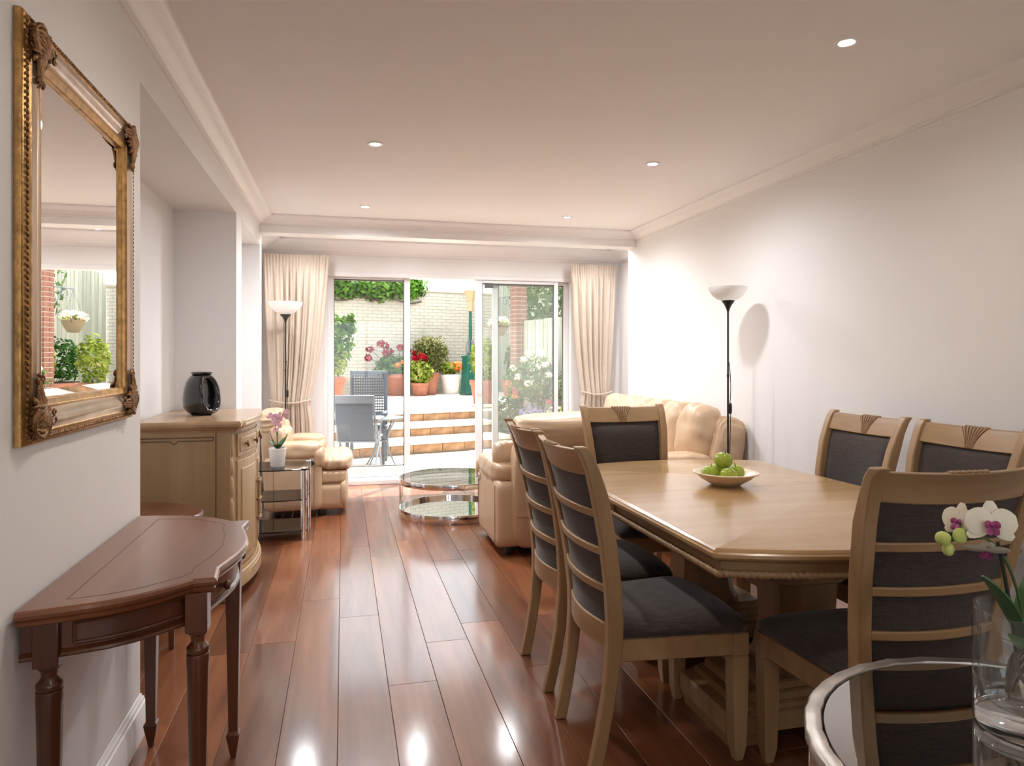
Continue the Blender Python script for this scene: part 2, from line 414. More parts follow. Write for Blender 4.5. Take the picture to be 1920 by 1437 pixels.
# ------------------------------------------------------------------ room shell
XL, XR, CEIL = -0.70, 2.78, 2.55
YB, YF = -3.0, 7.46          # back wall, door wall
BY0, BY1, BZ = 6.30, 6.49, 2.41   # beam across the room
AX = -1.09                   # back of the alcoves
EX0, EX1 = -0.80, 3.06       # bay beyond the beam
fl = sroot('floor')
MB().box((-1.5, YB, -0.06), (3.4, 7.40, -0.014)).build('subfloor', M['gap'], fl)
PW = 0.197
x = -1.20
rowi = 0
while x < 3.08:
    y = YB - random.random() * 1.2
    while y < 7.40:
        L = random.choice((1.1, 1.35, 1.6, 1.85))
        y0, y1 = max(y, YB), min(y + L, 7.40)
        if y1 - y0 > 0.05:
            o = MB().chamfer_box((-PW / 2 + 0.0007, 0, -0.014), (PW / 2 - 0.0007, y1 - y0 - 0.0014, 0), 0.0012).build('plank', M['plank'], fl, smooth=0)
            o.location = (x + PW / 2, y0, 0)
        y += L
    x += PW; rowi += 1

cl = struct(MB().box((-1.3, YB - .2, CEIL), (3.3, BY1, CEIL + .15)).box((-1.3, BY1, 2.53), (3.3, 7.6, 2.7)).build('ceiling', M['ceil']))
# left wall with its two alcoves
wl = MB()
wl.box((-1.35, YB - .2, 0), (XL, 2.71, CEIL))
wl.box((-1.35, 2.71, 2.31), (XL, 6.36, CEIL))
wl.box((-1.35, 2.71, 0), (AX, 5.0, 2.31))
wl.box((-1.35, 5.0, 0), (XL, 5.25, 2.31))
wl.box((-1.35, 5.25, 0), (AX, 6.36, 2.31))
wl.box((-1.35, 6.36, 0), (XL, BY1, CEIL))
wl.box((-1.35, BY1, 0), (EX0, 7.70, CEIL))
struct(wl.build('wall_left', M['wall'], smooth=0))
wr = MB()
wr.box((XR, YB - .2, 0), (3.4, BY1, CEIL)); wr.box((EX1, BY1, 0), (3.4, 7.70, CEIL))
struct(wr.build('wall_right', M['wall'], smooth=0))
DX0, DX1, DH = -0.20, 2.53, 2.225
wf = MB()
wf.box((EX0, 7.42, 0), (DX0, 7.70, CEIL)); wf.box((DX1, 7.42, 0), (EX1, 7.70, CEIL)); wf.box((DX0, 7.42, DH), (DX1, 7.70, CEIL))
struct(wf.build('wall_front', M['wall'], smooth=0))
# wall behind the viewer with a wide window
wb = MB()
wb.box((XL - .6, YB - .2, 0), (-0.40, YB, CEIL)); wb.box((2.48, YB - .2, 0), (XR + .5, YB, CEIL))
wb.box((-0.40, YB - .2, 0), (2.48, YB, 0.75)); wb.box((-0.40, YB - .2, 2.3), (2.48, YB, CEIL))
struct(wb.build('wall_back', M['wall'], smooth=0))
w2 = sroot('window_2')
fr = MB(); fr.box((-0.40, YB - .13, 0.75), (2.48, YB - .05, 0.82)).box((-0.40, YB - .13, 2.23), (2.48, YB - .05, 2.3))
for xx in (-0.40, 0.54, 1.48, 2.41): fr.box((xx, YB - .13, 0.75), (xx + .07, YB - .05, 2.3))
fr.build('window_frame', M['upvc'], w2, bevel=0.004)
MB().box((-0.5, YB - .05, 0.72), (2.58, YB + .12, 0.75)).build('window_sill', M['trimw'], w2, bevel=0.006)
for xx in (-0.33, 0.61, 1.55): MB().box((xx, YB - .095, 0.82), (xx + .86, YB - .09, 2.23)).build('pane', M['pane'], w2)
# beam
bmn = struct(MB().box((EX0, BY0, BZ), (EX1, BY1, CEIL)).build('beam', M['trimw'], smooth=0))

# coving (profile: projection p from wall, drop q from ceiling)
COVE = [(0, 0), (0.115, 0), (0.115, 0.012), (0.104, 0.014), (0.098, 0.022), (0.070, 0.030), (0.045, 0.043), (0.028, 0.058), (0.020, 0.066), (0.012, 0.068), (0.012, 0.078), (0, 0.080)]
def coving(name, a, b, nrm, zc, prof=COVE, m0=0.0, m1=0.0, sc_=1.0):
    """coving from a to b (xy); nrm points into the room; m0/m1 mitre (+1 shortens with projection)"""
    a = Vector((a[0], a[1], 0)); b = Vector((b[0], b[1], 0)); d = (b - a).normalized(); n = Vector((nrm[0], nrm[1], 0))
    r0 = [a + n * (p * sc_) + d * (m0 * p * sc_) + Vector((0, 0, zc - q * sc_)) for p, q in prof]
    r1 = [b + n * (p * sc_) - d * (m1 * p * sc_) + Vector((0, 0, zc - q * sc_)) for p, q in prof]
    return struct(MB().loft([r0, r1]).build(name, M['trimw'], smooth=50))
coving('trim_1', (XL, YB), (XL, BY0), (1, 0), CEIL, m0=1, m1=1)
coving('trim_2', (XR, YB), (XR, BY0), (-1, 0), CEIL, m0=1, m1=1)
coving('trim_3', (XL, BY0), (XR, BY0), (0, -1), CEIL, m0=1, m1=1)
coving('trim_4', (XL, YB), (XR, YB), (0, 1), CEIL, m0=1, m1=1)
coving('trim_5', (EX0, 7.42), (EX1, 7.42), (0, -1), 2.53, m0=1, m1=1, sc_=1.7)
coving('trim_6', (EX0, BY1), (EX0, 7.42), (1, 0), 2.53, m0=0, m1=1, sc_=1.7)
coving('trim_7', (EX1, BY1), (EX1, 7.42), (-1, 0), 2.53, m0=0, m1=1, sc_=1.7)

BASE = [(0, 0), (0.020, 0), (0.020, 0.095), (0.017, 0.100), (0.017, 0.108), (0.011, 0.113), (0.011, 0.122), (0.005, 0.128), (0.003, 0.136), (0, 0.138)]
def baseboard(name, a, b, nrm, m0=0.0, m1=0.0):
    a = Vector((a[0], a[1], 0)); b = Vector((b[0], b[1], 0)); d = (b - a).normalized(); n = Vector((nrm[0], nrm[1], 0))
    r0 = [a + n * p + d * (m0 * p) + Vector((0, 0, q)) for p, q in BASE]
    r1 = [b + n * p - d * (m1 * p) + Vector((0, 0, q)) for p, q in BASE]
    return struct(MB().loft([r0, r1]).build(name, M['trimw'], smooth=40))
baseboard('baseboard_left', (XL, YB), (XL, 2.71), (1, 0), 1, -1)
baseboard('baseboard_left.001', (XL, 2.71), (AX, 2.71), (0, 1), -1, 1)
baseboard('baseboard_left.002', (AX, 2.71), (AX, 5.0), (1, 0), 1, 1)
baseboard('baseboard_left.003', (AX, 5.0), (XL, 5.0), (0, -1), 1, -1)
baseboard('baseboard_left.004', (XL, 5.0), (XL, 5.25), (1, 0), -1, -1)
baseboard('baseboard_left.005', (AX, 6.36), (XL, 6.36), (0, -1), 1, -1)
baseboard('baseboard_right', (XR, YB), (XR, BY1), (-1, 0), 1, -1)
baseboard('baseboard_right.001', (EX1, BY1), (EX1, 7.42), (-1, 0), 1, 1)
baseboard('baseboard_back', (XL, YB), (XR, YB), (0, 1), 1, 1)
baseboard('baseboard_front', (EX0, 7.42), (DX0, 7.42), (0, -1), 1, 0)
baseboard('baseboard_front.001', (DX1, 7.42), (EX1, 7.42), (0, -1), 0, 1)

# sliding door set
dr = sroot('door_1')
FY0, FY1 = 7.42, 7.56
f = MB()
f.box((DX0, FY0, 2.178), (DX1, FY1, DH)); f.box((DX0, FY0, 0), (DX0 + .045, FY1, 2.178)); f.box((DX1 - .045, FY0, 0), (DX1, FY1, 2.178))
f.build('door_frame', M['upvc'], dr, bevel=0.004)
MB().box((DX0, 7.40, 0.0), (DX1, 7.60, 0.045)).box((DX0, 7.44, 0.045), (DX1, 7.455, 0.07)).box((DX0, 7.50, 0.045), (DX1, 7.515, 0.07)).build('threshold', M['upvc'], dr, bevel=0.004)
def panel(name, x0, x1, y, gl='pane', z0=0.06, z1=2.178, st0=0.062, st1=0.062, rail=0.085, top=0.022):
    f = MB(); t = 0.045
    f.box((x0, y, z0), (x0 + st0, y + t, z1)); f.box((x1 - st1, y, z0), (x1, y + t, z1))
    f.box((x0 + st0, y, z0), (x1 - st1, y + t, z0 + rail)); f.box((x0 + st0, y, z1 - top), (x1 - st1, y + t, z1))
    o = f.build(name, M['upvc'], dr, bevel=0.005)
    g = MB(); a, b, c, d = x0 + st0, x1 - st1, z0 + rail, z1 - top; q = 0.007
    g.box((a, y + .004, c), (a + q, y + .04, d)).box((b - q, y + .004, c), (b, y + .04, d)).box((a, y + .004, c), (b, y + .04, c + q)).box((a, y + .004, d - q * 1.6), (b, y + .04, d))
    g.build('gasket', M['gasket'], o, smooth=0)
    MB().box((a + q, y + .018, c + q), (b - q, y + .024, d - q)).build('pane', M[gl], o, smooth=0)
    return o
panel('fixed_panel', DX0 + .045, 0.70, 7.50, z0=0.045, rail=0.13)
panel('fixed_panel.001', 1.605, DX1 - .045, 7.50, z0=0.045, rail=0.13, top=0.035)
sp = panel('sliding_panel', 1.405, 2.345, 7.44, 'pane2', z0=0.05, st0=0.075, st1=0.05, rail=0.12, top=0.035)
h = MB(); h.box((1.43, 7.405, 0.93), (1.455, 7.42, 1.22)).box((1.43, 7.42, 0.95), (1.455, 7.44, 0.985)).box((1.43, 7.42, 1.165), (1.455, 7.44, 1.20))
h.build('handle', M['upvc'], sp, bevel=0.004)
MB().lathe([(0.0, 0), (0.012, 0), (0.012, 0.006), (0.0, 0.006)], 12, mtx=T(1.443, 7.44, 1.05) @ RX(R(90))).build('lock', M['chrome'], sp)
MB().box((1.50, 7.43, 2.09), (1.60, 7.438, 2.145)).build('vent', M['gasket'], dr, bevel=0.003)

# ------------------------------------------------------------------ downlights
SPOTS = [(1.89, 2.30, .18), (0.18, 4.03, .5), (1.89, 4.03, .58), (0.175, 5.72, 1.5), (1.885, 5.73, 1.0), (0.18, 2.30, .27), (0.18, 0.55, .10), (1.89, 0.55, .06), (0.18, -1.2, .05), (1.89, -1.2, .05), (-0.35, 6.75, .38), (0.70, 6.75, .28), (1.60, 6.75, .28), (2.60, 6.75, .38)]  # rows behind the camera and in the bay are added to brighten the room
dl_lab = ['warm lit recessed downlight nearest the viewer at upper right of ceiling', 'recessed downlight in ceiling left of centre above the floor walkway',
          'recessed downlight in ceiling above the far end of dining table', 'small far recessed downlight near the window beam on the left side', 'small far recessed downlight near the window beam on the right side',
          'recessed downlight above the walkway beside the gilt mirror', 'added fill downlight behind the camera on mirror side', 'added fill downlight behind the camera on table side', 'rearmost added fill downlight on mirror side', 'rearmost added fill downlight on table side',
          'added fill downlight hidden in the bay above the left curtain', 'added fill downlight hidden in the bay left of the open door gap', 'added fill downlight hidden in the bay above the sliding panel', 'added fill downlight hidden in the bay above the right curtain']
for i, (x, y, pw) in enumerate(SPOTS):
    t = thing('downlight', dl_lab[i], 'ceiling light', (x, y, CEIL if y < 6.3 else 2.53), 0, 'recessed downlights')
    MB().lathe([(0.030, 0.0), (0.030, -0.004), (0.036, -0.007), (0.044, -0.006), (0.047, 0.0)], 32).build('trim_ring', M['upvc'], t)
    MB().lathe([(0.0, -0.003), (0.029, -0.003), (0.029, 0.0), (0.0, 0.0)], 24).build('bulb', M['lamp'], t)
    l = bpy.data.lights.new('downlight_lamp', 'SPOT'); l.energy = DOWN_W * 4 * PI * pw; l.spot_size = R(172); l.spot_blend = 1.0; l.shadow_soft_size = 0.06; l.color = (1.0, 0.90, 0.79) if y < 3 else (0.95, 0.97, 1.0)
    lo = bpy.data.objects.new('downlight_lamp', l); col.objects.link(lo); lo.parent = t; lo.location = (0, 0, -0.02)

# ------------------------------------------------------------------ gilt mirror
def mirror():
    Y0, Y1, Z0, Z1 = 1.73, 2.55, 1.133, 2.10
    yc, zc, hw, hh = (Y0 + Y1) / 2, (Z0 + Z1) / 2, (Y1 - Y0) / 2, (Z1 - Z0) / 2
    t = thing('wall_mirror', 'large rectangular mirror in an ornate gilt frame on the left wall', 'mirror', (XL, yc, zc))
    def sweep(prof, name, m, n=1):
        # prof: (inset from outer edge, height off wall) -> rectangular mitred frame
        rings = []
        for ins, ht in prof:
            rings.append([(ht, -hw + ins, -hh + ins), (ht, hw - ins, -hh + ins), (ht, hw - ins, hh - ins), (ht, -hw + ins, hh - ins)])
        return MB().loft(rings, caps=False).build(name, m, t, smooth=40)
    sweep([(0, 0.001), (0, 0.014), (0.003, 0.018), (0.007, 0.019), (0.009, 0.021), (0.019, 0.022), (0.023, 0.026), (0.028, 0.027), (0.030, 0.025)], 'outer_moulding', M['gold'])
    sweep([(0.030, 0.025), (0.035, 0.026), (0.042, 0.030), (0.051, 0.030), (0.060, 0.024), (0.068, 0.021), (0.076, 0.021), (0.081, 0.023)], 'cove_moulding', M['champ'])
    sweep([(0.081, 0.023), (0.083, 0.024), (0.085, 0.021), (0.087, 0.019), (0.099, 0.016), (0.101, 0.014), (0.102, 0.006)], 'inner_moulding', M['gold'])
    g = 0.102
    MB().loft([[(0.006, -hw + g, -hh + g), (0.006, hw - g, -hh + g), (0.006, hw - g, hh - g), (0.006, -hw + g, hh - g)],
               [(0.0085, -hw + g + .02, -hh + g + .02), (0.0085, hw - g - .02, -hh + g + .02), (0.0085, hw - g - .02, hh - g - .02), (0.0085, -hw + g + .02, hh - g - .02)]], caps=False) \
        .add([(0.0085, -hw + g + .02, -hh + g + .02), (0.0085, hw - g - .02, -hh + g + .02), (0.0085, hw - g - .02, hh - g - .02), (0.0085, -hw + g + .02, hh - g - .02)], [(0, 1, 2, 3)]) \
        .build('mirror_glass', M['mirror'], t, smooth=0)
    MB().box((0.001, -hw + .05, -hh + .05), (0.005, hw - .05, hh - .05)).build('backing_board', M['oakdark'], t)
    # rope bead round the frame, two rope edges as twisted tubes
    rp = MB(); ins = 0.014; ht = 0.022
    pts = []
    cs = [(-hw + ins, -hh + ins), (hw - ins, -hh + ins), (hw - ins, hh - ins), (-hw + ins, hh - ins)]
    for k in range(4):
        a, b = Vector(cs[k]), Vector(cs[(k + 1) % 4]); L = (b - a).length; n = int(L / 0.0135)
        for j in range(n):
            p = a + (b - a) * ((j + .5) / n); ang = math.atan2(b.y - a.y, b.x - a.x)
            mt = T(ht, p.x, p.y) @ RX(ang + R(38))
            rp.puff((0, 0, 0), (0.008, 0.0155, 0.0075), k=2, n=2, mtx=mt)
    rp.build('rope_bead', M['goldd'], t)
    # acanthus corners
    for sy in (-1, 1):
        for sz in (-1, 1):
            rnd = random.Random(5)
            c = MB()
            def P(arm, s_, w_, h):
                return (h, sy * (hw - s_), sz * (hh - w_)) if arm == 0 else (h, sy * (hw - w_), sz * (hh - s_))
            for arm in (0, 1):
                L = 0.150 if arm else 0.135
                for k in range(6):      # ribs of the acanthus leaf lying along the frame arm, curling out at the tip
                    w0 = 0.030 + 0.0085 * k; Lk = L * (0.62 + 0.38 * math.sin(PI * (k + .8) / 6.6)); cu = (k - 2.5) * 0.0045
                    pts = []; rr = []
                    for i in range(11):
                        q = i / 10
                        pts.append(P(arm, 0.018 + (Lk - .018) * q, w0 + cu * math.sin(q * PI * 1.4) + .003 * math.sin(q * 11 + k), 0.027 + 0.010 * math.sin(PI * q) + 0.006 * q ** 4))
                        rr.append(0.0058 * (0.6 + 0.5 * math.sin(PI * min(1, q * 1.1))) if q < .98 else 0.0015)
                    c.tube(pts, rr, 7)
                for k in range(3):      # lobes along the leaf edges
                    for w0, sg in ((0.024, -1), (0.078, 1)):
                        s0 = 0.045 + k * 0.032
                        c.tube([P(arm, s0 - .02 * (1 - q), w0 + sg * .006 * math.sin(PI * q) - sg * .012 * (1 - q), 0.029 + .006 * math.sin(PI * q)) for q in [z / 5 for z in range(6)]], [0.002, .004, .0052, .005, .004, .002], 6)
                for w0, r0 in ((0.046, 0.013), (0.066, 0.009)):   # end scrolls
                    c.tube([P(arm, L - .004 + r0 * (1 - i / 15) * math.cos(i / 12 * 2.1 * PI), w0 + r0 * (1 - i / 15) * math.sin(i / 12 * 2.1 * PI), 0.033) for i in range(13)], 0.0034, 6)
            for k in range(7):          # shell on the mitre
                a = R(2 + 14.3 * k)
                c.tube([(0.030 + 0.010 * math.sin(PI * q * .9), sy * (hw - .088 + math.cos(a) * .070 * q), sz * (hh - .088 + math.sin(a) * .070 * q)) for q in [z / 6 for z in range(7)]], [.002, .004, .0055, .0065, .007, .006, .003], 7)
            c.build('corner_ornament', M['goldd'], t, smooth=60)
mirror()

# ------------------------------------------------------------------ console table
def console():
    t = thing('console_table', 'polished mahogany console table with bowed top under the gilt mirror', 'table', (XL, 2.18, 0))
    # local: x out of the wall, y along it. outline for given inset
    def outline(i=0.0):
        near = [(0.012, -0.484), (0.06, -0.476), (0.12, -0.464), (0.184, -0.446), (0.24, -0.418), (0.285, -0.382), (0.318, -0.349), (0.340, -0.326), (0.395, -0.322), (0.387, -0.228), (0.392, -0.208), (0.404, -0.155), (0.415, -0.105), (0.423, -0.052)]
        near = [(x, y * .99) for x, y in near]
        base = near + [(0.426, 0.0)] + [(x, -y) for x, y in reversed(near)]
        if i == 0: return base
        out = []; n = len(base)
        for k, (x, y) in enumerate(base):
            a = Vector(base[max(k - 1, 0)]); b = Vector(base[min(k + 1, n - 1)]); t_ = (b - a).normalized(); nn = Vector((-t_.y, t_.x))
            q = Vector((x, y)) + nn * i
            if k == 0: q = Vector((0.012, y + i))
            if k == n - 1: q = Vector((0.012, y - i))
            out.append((q.x, q.y))
        return out
    top = MB()
    top.loft([[(x, y, z) for x, y in outline(i)] for i, z in ((0.016, 0.742), (0.010, 0.746), (0.006, 0.754), (0.010, 0.757), (0.002, 0.762), (0.0, 0.770), (0.003, 0.777), (0.009, 0.780))])
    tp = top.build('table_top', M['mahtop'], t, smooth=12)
    # dark inlay line on the top
    ol = [(0.09, -0.405), (0.16, -0.392), (0.22, -0.366), (0.27, -0.325), (0.305, -0.292), (0.325, -0.262), (0.322, -0.215), (0.345, -0.12), (0.357, 0.0)]
    ol = ol + [(x, -y) for x, y in reversed(ol[:-1])]
    ln = MB()
    for a, b in zip(ol, ol[1:] + ol[:1]):
        a, b = Vector((*a, 0)), Vector((*b, 0)); n = (b - a).cross(Vector((0, 0, 1)))
        if n.length < 1e-6: continue
        n = n.normalized() * 0.0012
        ln.add([a + n + Vector((0, 0, .7796)), b + n + Vector((0, 0, .7796)), b - n + Vector((0, 0, .7796)), a - n + Vector((0, 0, .7796)), a + n + Vector((0, 0, .7803)), b + n + Vector((0, 0, .7803)), b - n + Vector((0, 0, .7803)), a - n + Vector((0, 0, .7803))],
               [(0, 3, 2, 1), (4, 5, 6, 7), (0, 1, 5, 4), (1, 2, 6, 5), (2, 3, 7, 6), (3, 0, 4, 7)])
    ln.build('inlay_line', M['mahline'], tp, smooth=0)
    ap = MB()
    o1 = [(x, y) for x, y in outline(0.034)]
    ap.loft([[(x, y, 0.662) for x, y in outline(0.028)], [(x, y, 0.666) for x, y in outline(0.025)], [(x, y, 0.671) for x, y in outline(0.029)], [(x, y, 0.675) for x, y in outline(0.026)], [(x, y, 0.679) for x, y in o1], [(x, y, 0.742) for x, y in o1]])
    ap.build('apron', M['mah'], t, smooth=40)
    # applied panel mouldings on the near and far ends, and the drawer front on the bow
    for sgn in (-1, 1):
        e = [(x, y) for x, y in outline(0.030)]
        seq = e[2:8] if sgn < 0 else list(reversed(e))[2:8]
        for z in (0.688, 0.734):
            MB().tube([(x, y, z) for x, y in seq], 0.004, 6).build('panel_moulding', M['mah'], t)
        for p in (seq[0], seq[-1]):
            MB().tube([(p[0], p[1], 0.688), (p[0], p[1], 0.734)], 0.004, 6).build('panel_moulding', M['mah'], t)
    bow = [p for p in outline(0.031) if abs(p[1]) < 0.235 and p[0] > 0.33]
    dw = MB(); dw.loft([[(x, y, 0.684) for x, y in bow] + [(x - .012, y, 0.684) for x, y in reversed(bow)], [(x, y, 0.735) for x, y in bow] + [(x - .012, y, 0.735) for x, y in reversed(bow)]])
    d = dw.build('drawer', M['mah'], t, smooth=40, bevel=0.003)
    for yy in (-0.15, 0.15):
        MB().lathe([(0.0, 0), (0.006, 0), (0.006, 0.012), (0.012, 0.016), (0.014, 0.022), (0.010, 0.028), (0.0, 0.030)], 16, mtx=T(0.372, yy, 0.708) @ RY(R(90))).build('knob', M['mah'], d)
    # legs: square block, turned collar, tapered fluted shaft, spade foot
    def leg(x, y, back=False):
        L = MB()
        L.cbox((0, 0, 0.694), (0.052, 0.052, 0.100))
        if back:
            def sq(h, z): return [(-h, -h, z), (h, -h, z), (h, h, z), (-h, h, z)]
            L.loft([sq(0.024, 0.65), sq(0.0145, 0.085), sq(0.021, 0.08), sq(0.021, 0.073), sq(0.0085, 0.0)])
        else:
            L.lathe([(0.024, 0.646), (0.024, 0.638), (0.018, 0.632), (0.016, 0.618), (0.020, 0.611), (0.027, 0.603), (0.027, 0.594), (0.025, 0.588)], 20)
            n = 24
            rings = []
            for z, r in ((0.588, 0.027), (0.57, 0.0275), (0.55, 0.027), (0.30, 0.022), (0.10, 0.017), (0.088, 0.0165)):
                fl_ = 0.10 if 0.09 < z < 0.56 else 0.0
                rings.append([(r * (1 - fl_ * (0.5 + 0.5 * math.cos(8 * 2 * PI * j / n * 1.0))) * math.cos(2 * PI * j / n), r * (1 - fl_ * (0.5 + 0.5 * math.cos(8 * 2 * PI * j / n))) * math.sin(2 * PI * j / n), z) for j in range(n)])
            L.loft(rings)
            L.lathe([(0.0165, 0.088), (0.022, 0.082), (0.022, 0.074), (0.017, 0.068), (0.012, 0.0)], 20)
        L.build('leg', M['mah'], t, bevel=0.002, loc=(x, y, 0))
    leg(0.062, -0.425); leg(0.345, -0.292); leg(0.345, 0.292, True); leg(0.062, 0.425, True)
console()

# ------------------------------------------------------------------ small half-round table in the alcove
def demilune():
    t = thing('half_round_table', 'small round-fronted brown table glimpsed behind the console table', 'table', (AX + 0.01, 3.45, -0.02))
    arc = lambda r: [(0.0, -r)] + [(r * math.sin(a) * 1.42, -r * math.cos(a)) for a in [PI * k / 20 for k in range(1, 20)]] + [(0.0, r)]
    MB().loft([[(x, y, z) for x, y in arc(r)] for r, z in ((0.305, 0.615), (0.318, 0.622), (0.320, 0.632), (0.312, 0.638))]).build('table_top', M['mah'], t, smooth=12)  # darker mahogany on the top: its shading is put into the colour
    MB().loft([[(x, y, z) for x, y in arc(0.28)] for z in (0.545, 0.615)]).build('apron', M['mah'], t, smooth=40)
    for x, y in ((0.03, -0.24), (0.03, 0.24), (0.32, 0)):
        q = lambda h, z: [(-h, -h, z), (h, -h, z), (h, h, z), (-h, h, z)]
        MB().loft([q(0.02, 0.56), q(0.011, 0.02)]).build('leg', M['mah'], t, loc=(x, y, 0), bevel=0.002)
demilune()

# ------------------------------------------------------------------ sideboard
def sideboard():
    t = thing('sideboard', 'tall pale oak sideboard with bowed front standing in the alcove', 'cabinet', (AX + 0.01, 4.49, 0))
    W = 0.475; D = 0.50
    def fr(i, bow=0.055, hw=W, d=D):
        # front outline: straight ear, concave step, bowed centre
        pts = [(0, -hw + i), (d - i, -hw + i), (d - i, -hw + .07)]
        for k in range(13):
            s = -1 + 2 * k / 12
            pts.append((d + 0.012 + bow * (1 - s * s) - i, s * (hw - .10)))
        pts += [(d - i, hw - .07), (d - i, hw - i), (0, hw - i)]
        return pts
    MB().loft([[(x, y, z) for x, y in fr(i, bow=.030, hw=W + .018, d=D + .045)] for i, z in ((0.028, 0.925), (0.024, 0.935), (0.014, 0.944), (0.010, 0.952), (0.002, 0.956), (0.0, 0.970), (0.003, 0.979), (0.008, 0.986))]).build('worktop', M['sbtop'], t, smooth=12)
    MB().loft([[(x, y, z) for x, y in fr(0.012)] for z in (0.13, 0.926)]).build('body', M['sb'], t, smooth=40)
    MB().loft([[(x, y, z) for x, y in fr(i, hw=W + .01, d=D + .02)] for i, z in ((0.0, 0.055), (0.0, 0.115), (0.006, 0.122), (0.006, 0.130), (0.014, 0.136), (0.016, 0.150))]).build('plinth', M['sb'], t, smooth=40)
    for y in (-W + .05, W - .05):
        for x in (0.05, D - .045):
            q = lambda h, z: [(-h, -h, z), (h, -h, z), (h, h, z), (-h, h, z)]
            MB().loft([q(0.035, 0), (q(0.042, 0.03)), q(0.04, 0.06)]).build('foot', M['sb'], t, loc=(x, y, 0), bevel=0.004)
    # end panels: flat field, corner stile, notched strip at the top
    for sgn in (-1, 1):
        y = sgn * (W - .012)
        yy = lambda a, b: (min(y + sgn * a, y + sgn * b), max(y + sgn * a, y + sgn * b))
        a, b = yy(0, .006)
        MB().box((D - .085, a, 0.15), (D - .012, b, 0.925)).build('corner_stile', M['sb'], t, bevel=0.003)
        s = MB()
        prof = [(0.02, 0.885), (0.375, 0.885), (0.375, 0.908), (0.02, 0.908)]
        for p0, p1 in (((.015, .900), (.40, .900)), ((.015, .882), (.185, .882)), ((.225, .882), (.40, .882)), ((.40, .882), (.40, .900)), ((.015, .882), (.015, .900)), ((.185, .882), (.195, .872)), ((.195, .872), (.205, .866)), ((.205, .866), (.215, .872)), ((.215, .872), (.225, .882))):
            s.tube([(p0[0], y + sgn * .001, p0[1]), (p1[0], y + sgn * .001, p1[1])], 0.0035, 6)
        s.build('strip_moulding', M['oakdark'], t)
        MB().tube([(D - .088, y, 0.15), (D - .088, y, 0.925)], 0.0025, 6).build('stile_groove', M['oakdark'], t)
    # front: two drawers, two doors
    def frontpatch(y0, y1, z0, z1, name, off=0.010, par=None):
        n = 8
        def X(y):
            s = max(-1, min(1, y / (W - .10)))
            return D + 0.012 + 0.055 * (1 - s * s) - .012
        A = [(X(y0 + (y1 - y0) * k / n) + off, y0 + (y1 - y0) * k / n) for k in range(n + 1)]
        B = [(x - off - .004, y) for x, y in reversed(A)]
        return MB().loft([[(x, y, z0) for x, y in A + B], [(x, y, z1) for x, y in A + B]]).build(name, M['sb'], par or t, smooth=40, bevel=0.004), X
    for y0, y1 in ((-0.37, -0.01), (0.01, 0.37)):
        d, X = frontpatch(y0, y1, 0.775, 0.905, 'drawer')
        frontpatch(y0 + .025, y1 - .025, 0.80, 0.88, 'drawer_field', 0.015, d)
        for q in (0.25, 0.75):
            yk = y0 + (y1 - y0) * q
            MB().lathe([(0, 0), (0.006, 0), (0.006, .012), (0.018, .015), (0.020, .020), (0.015, .026), (0, .028)], 16, mtx=T(X(yk) + .012, yk, 0.84) @ RY(R(90))).build('knob', M['brass'], d)
        dd, X = frontpatch(y0, y1, 0.165, 0.755, 'door')
        frontpatch(y0 + .045, y1 - .045, 0.215, 0.705, 'door_field', 0.016, dd)
        yk = -0.025 if y0 < 0 else 0.025
        hb = MB(); xk = X(yk) + .03
        hb.tube([(xk, yk, .34), (xk, yk, .60)], 0.007, 10)
        for zz in (.36, .47, .58): hb.lathe([(0.007, -.012), (0.012, -.008), (0.012, .008), (0.007, .012)], 10, c=(xk, yk, zz)); hb.tube([(xk - .02, yk, zz), (xk, yk, zz)], .005, 8)
        hb.build('pull_handle', M['sb'], dd)
    for sgn in (-1, 1):
        # scalloped column on the front corners
        c = MB()
        for z0, z1 in ((0.15, 0.42), (0.42, 0.56), (0.56, 0.68), (0.68, 0.78), (0.78, 0.925)):
            c.lathe([(0.012, z0), (0.022, z0 + .02), (0.022, z1 - .02), (0.012, z1)], 12, c=(D - .022, sgn * (W - .035), 0))
        c.build('corner_column', M['sb'], t)
sideboard()

def vase():
    t = thing('black_vase', 'glossy black ceramic vase with an oval hole on the oak sideboard', 'vase', (-0.826, 4.50, 0.986), R(50))
    n = 40; H = 0.255
    # flattened ovoid body with an oval through-hole, built as a ring swept round the hole
    rings = []
    K = 48
    for i in range(K):
        a = 2 * PI * i / K
        # hole centre line (x-z plane) and outer outline
        ix, iz = 0.036 * math.cos(a), 0.130 + 0.078 * math.sin(a)
        ca = math.cos(a); ox, oz = 0.090 * math.copysign(abs(ca) ** 0.72, ca) * (1.0 - 0.12 * math.sin(a)), 0.1275 + 0.128 * math.copysign(abs(math.sin(a)) ** 0.85, math.sin(a))
        oz = min(max(oz, 0.0), H); 
        if oz <= 0.004: oz = 0.0
        if math.sin(a) > 0.93: oz = H - 0.004
        ring = []
        for j in range(16):
            b = 2 * PI * j / 16
            s = 0.5 - 0.5 * math.cos(b)
            th = 0.080 * (1.0 - 0.25 * math.sin(a)) * math.sin(b)
            ring.append((ix + (ox - ix) * s, th, iz + (oz - iz) * s))
        rings.append(ring)
    rings.append(rings[0])
    MB().loft(rings, caps=False).build('body', M['blackgl'], t, smooth=60)
    MB().lathe([(0.040, 0.240), (0.058, 0.246), (0.060, 0.257), (0.050, 0.259), (0.040, 0.254)], 28).build('mouth', M['blackgl'], t)
    MB().lathe([(0.0, 0.0), (0.056, 0.0), (0.060, 0.008), (0.0, 0.014)], 28).build('foot', M['blackgl'], t)
vase()

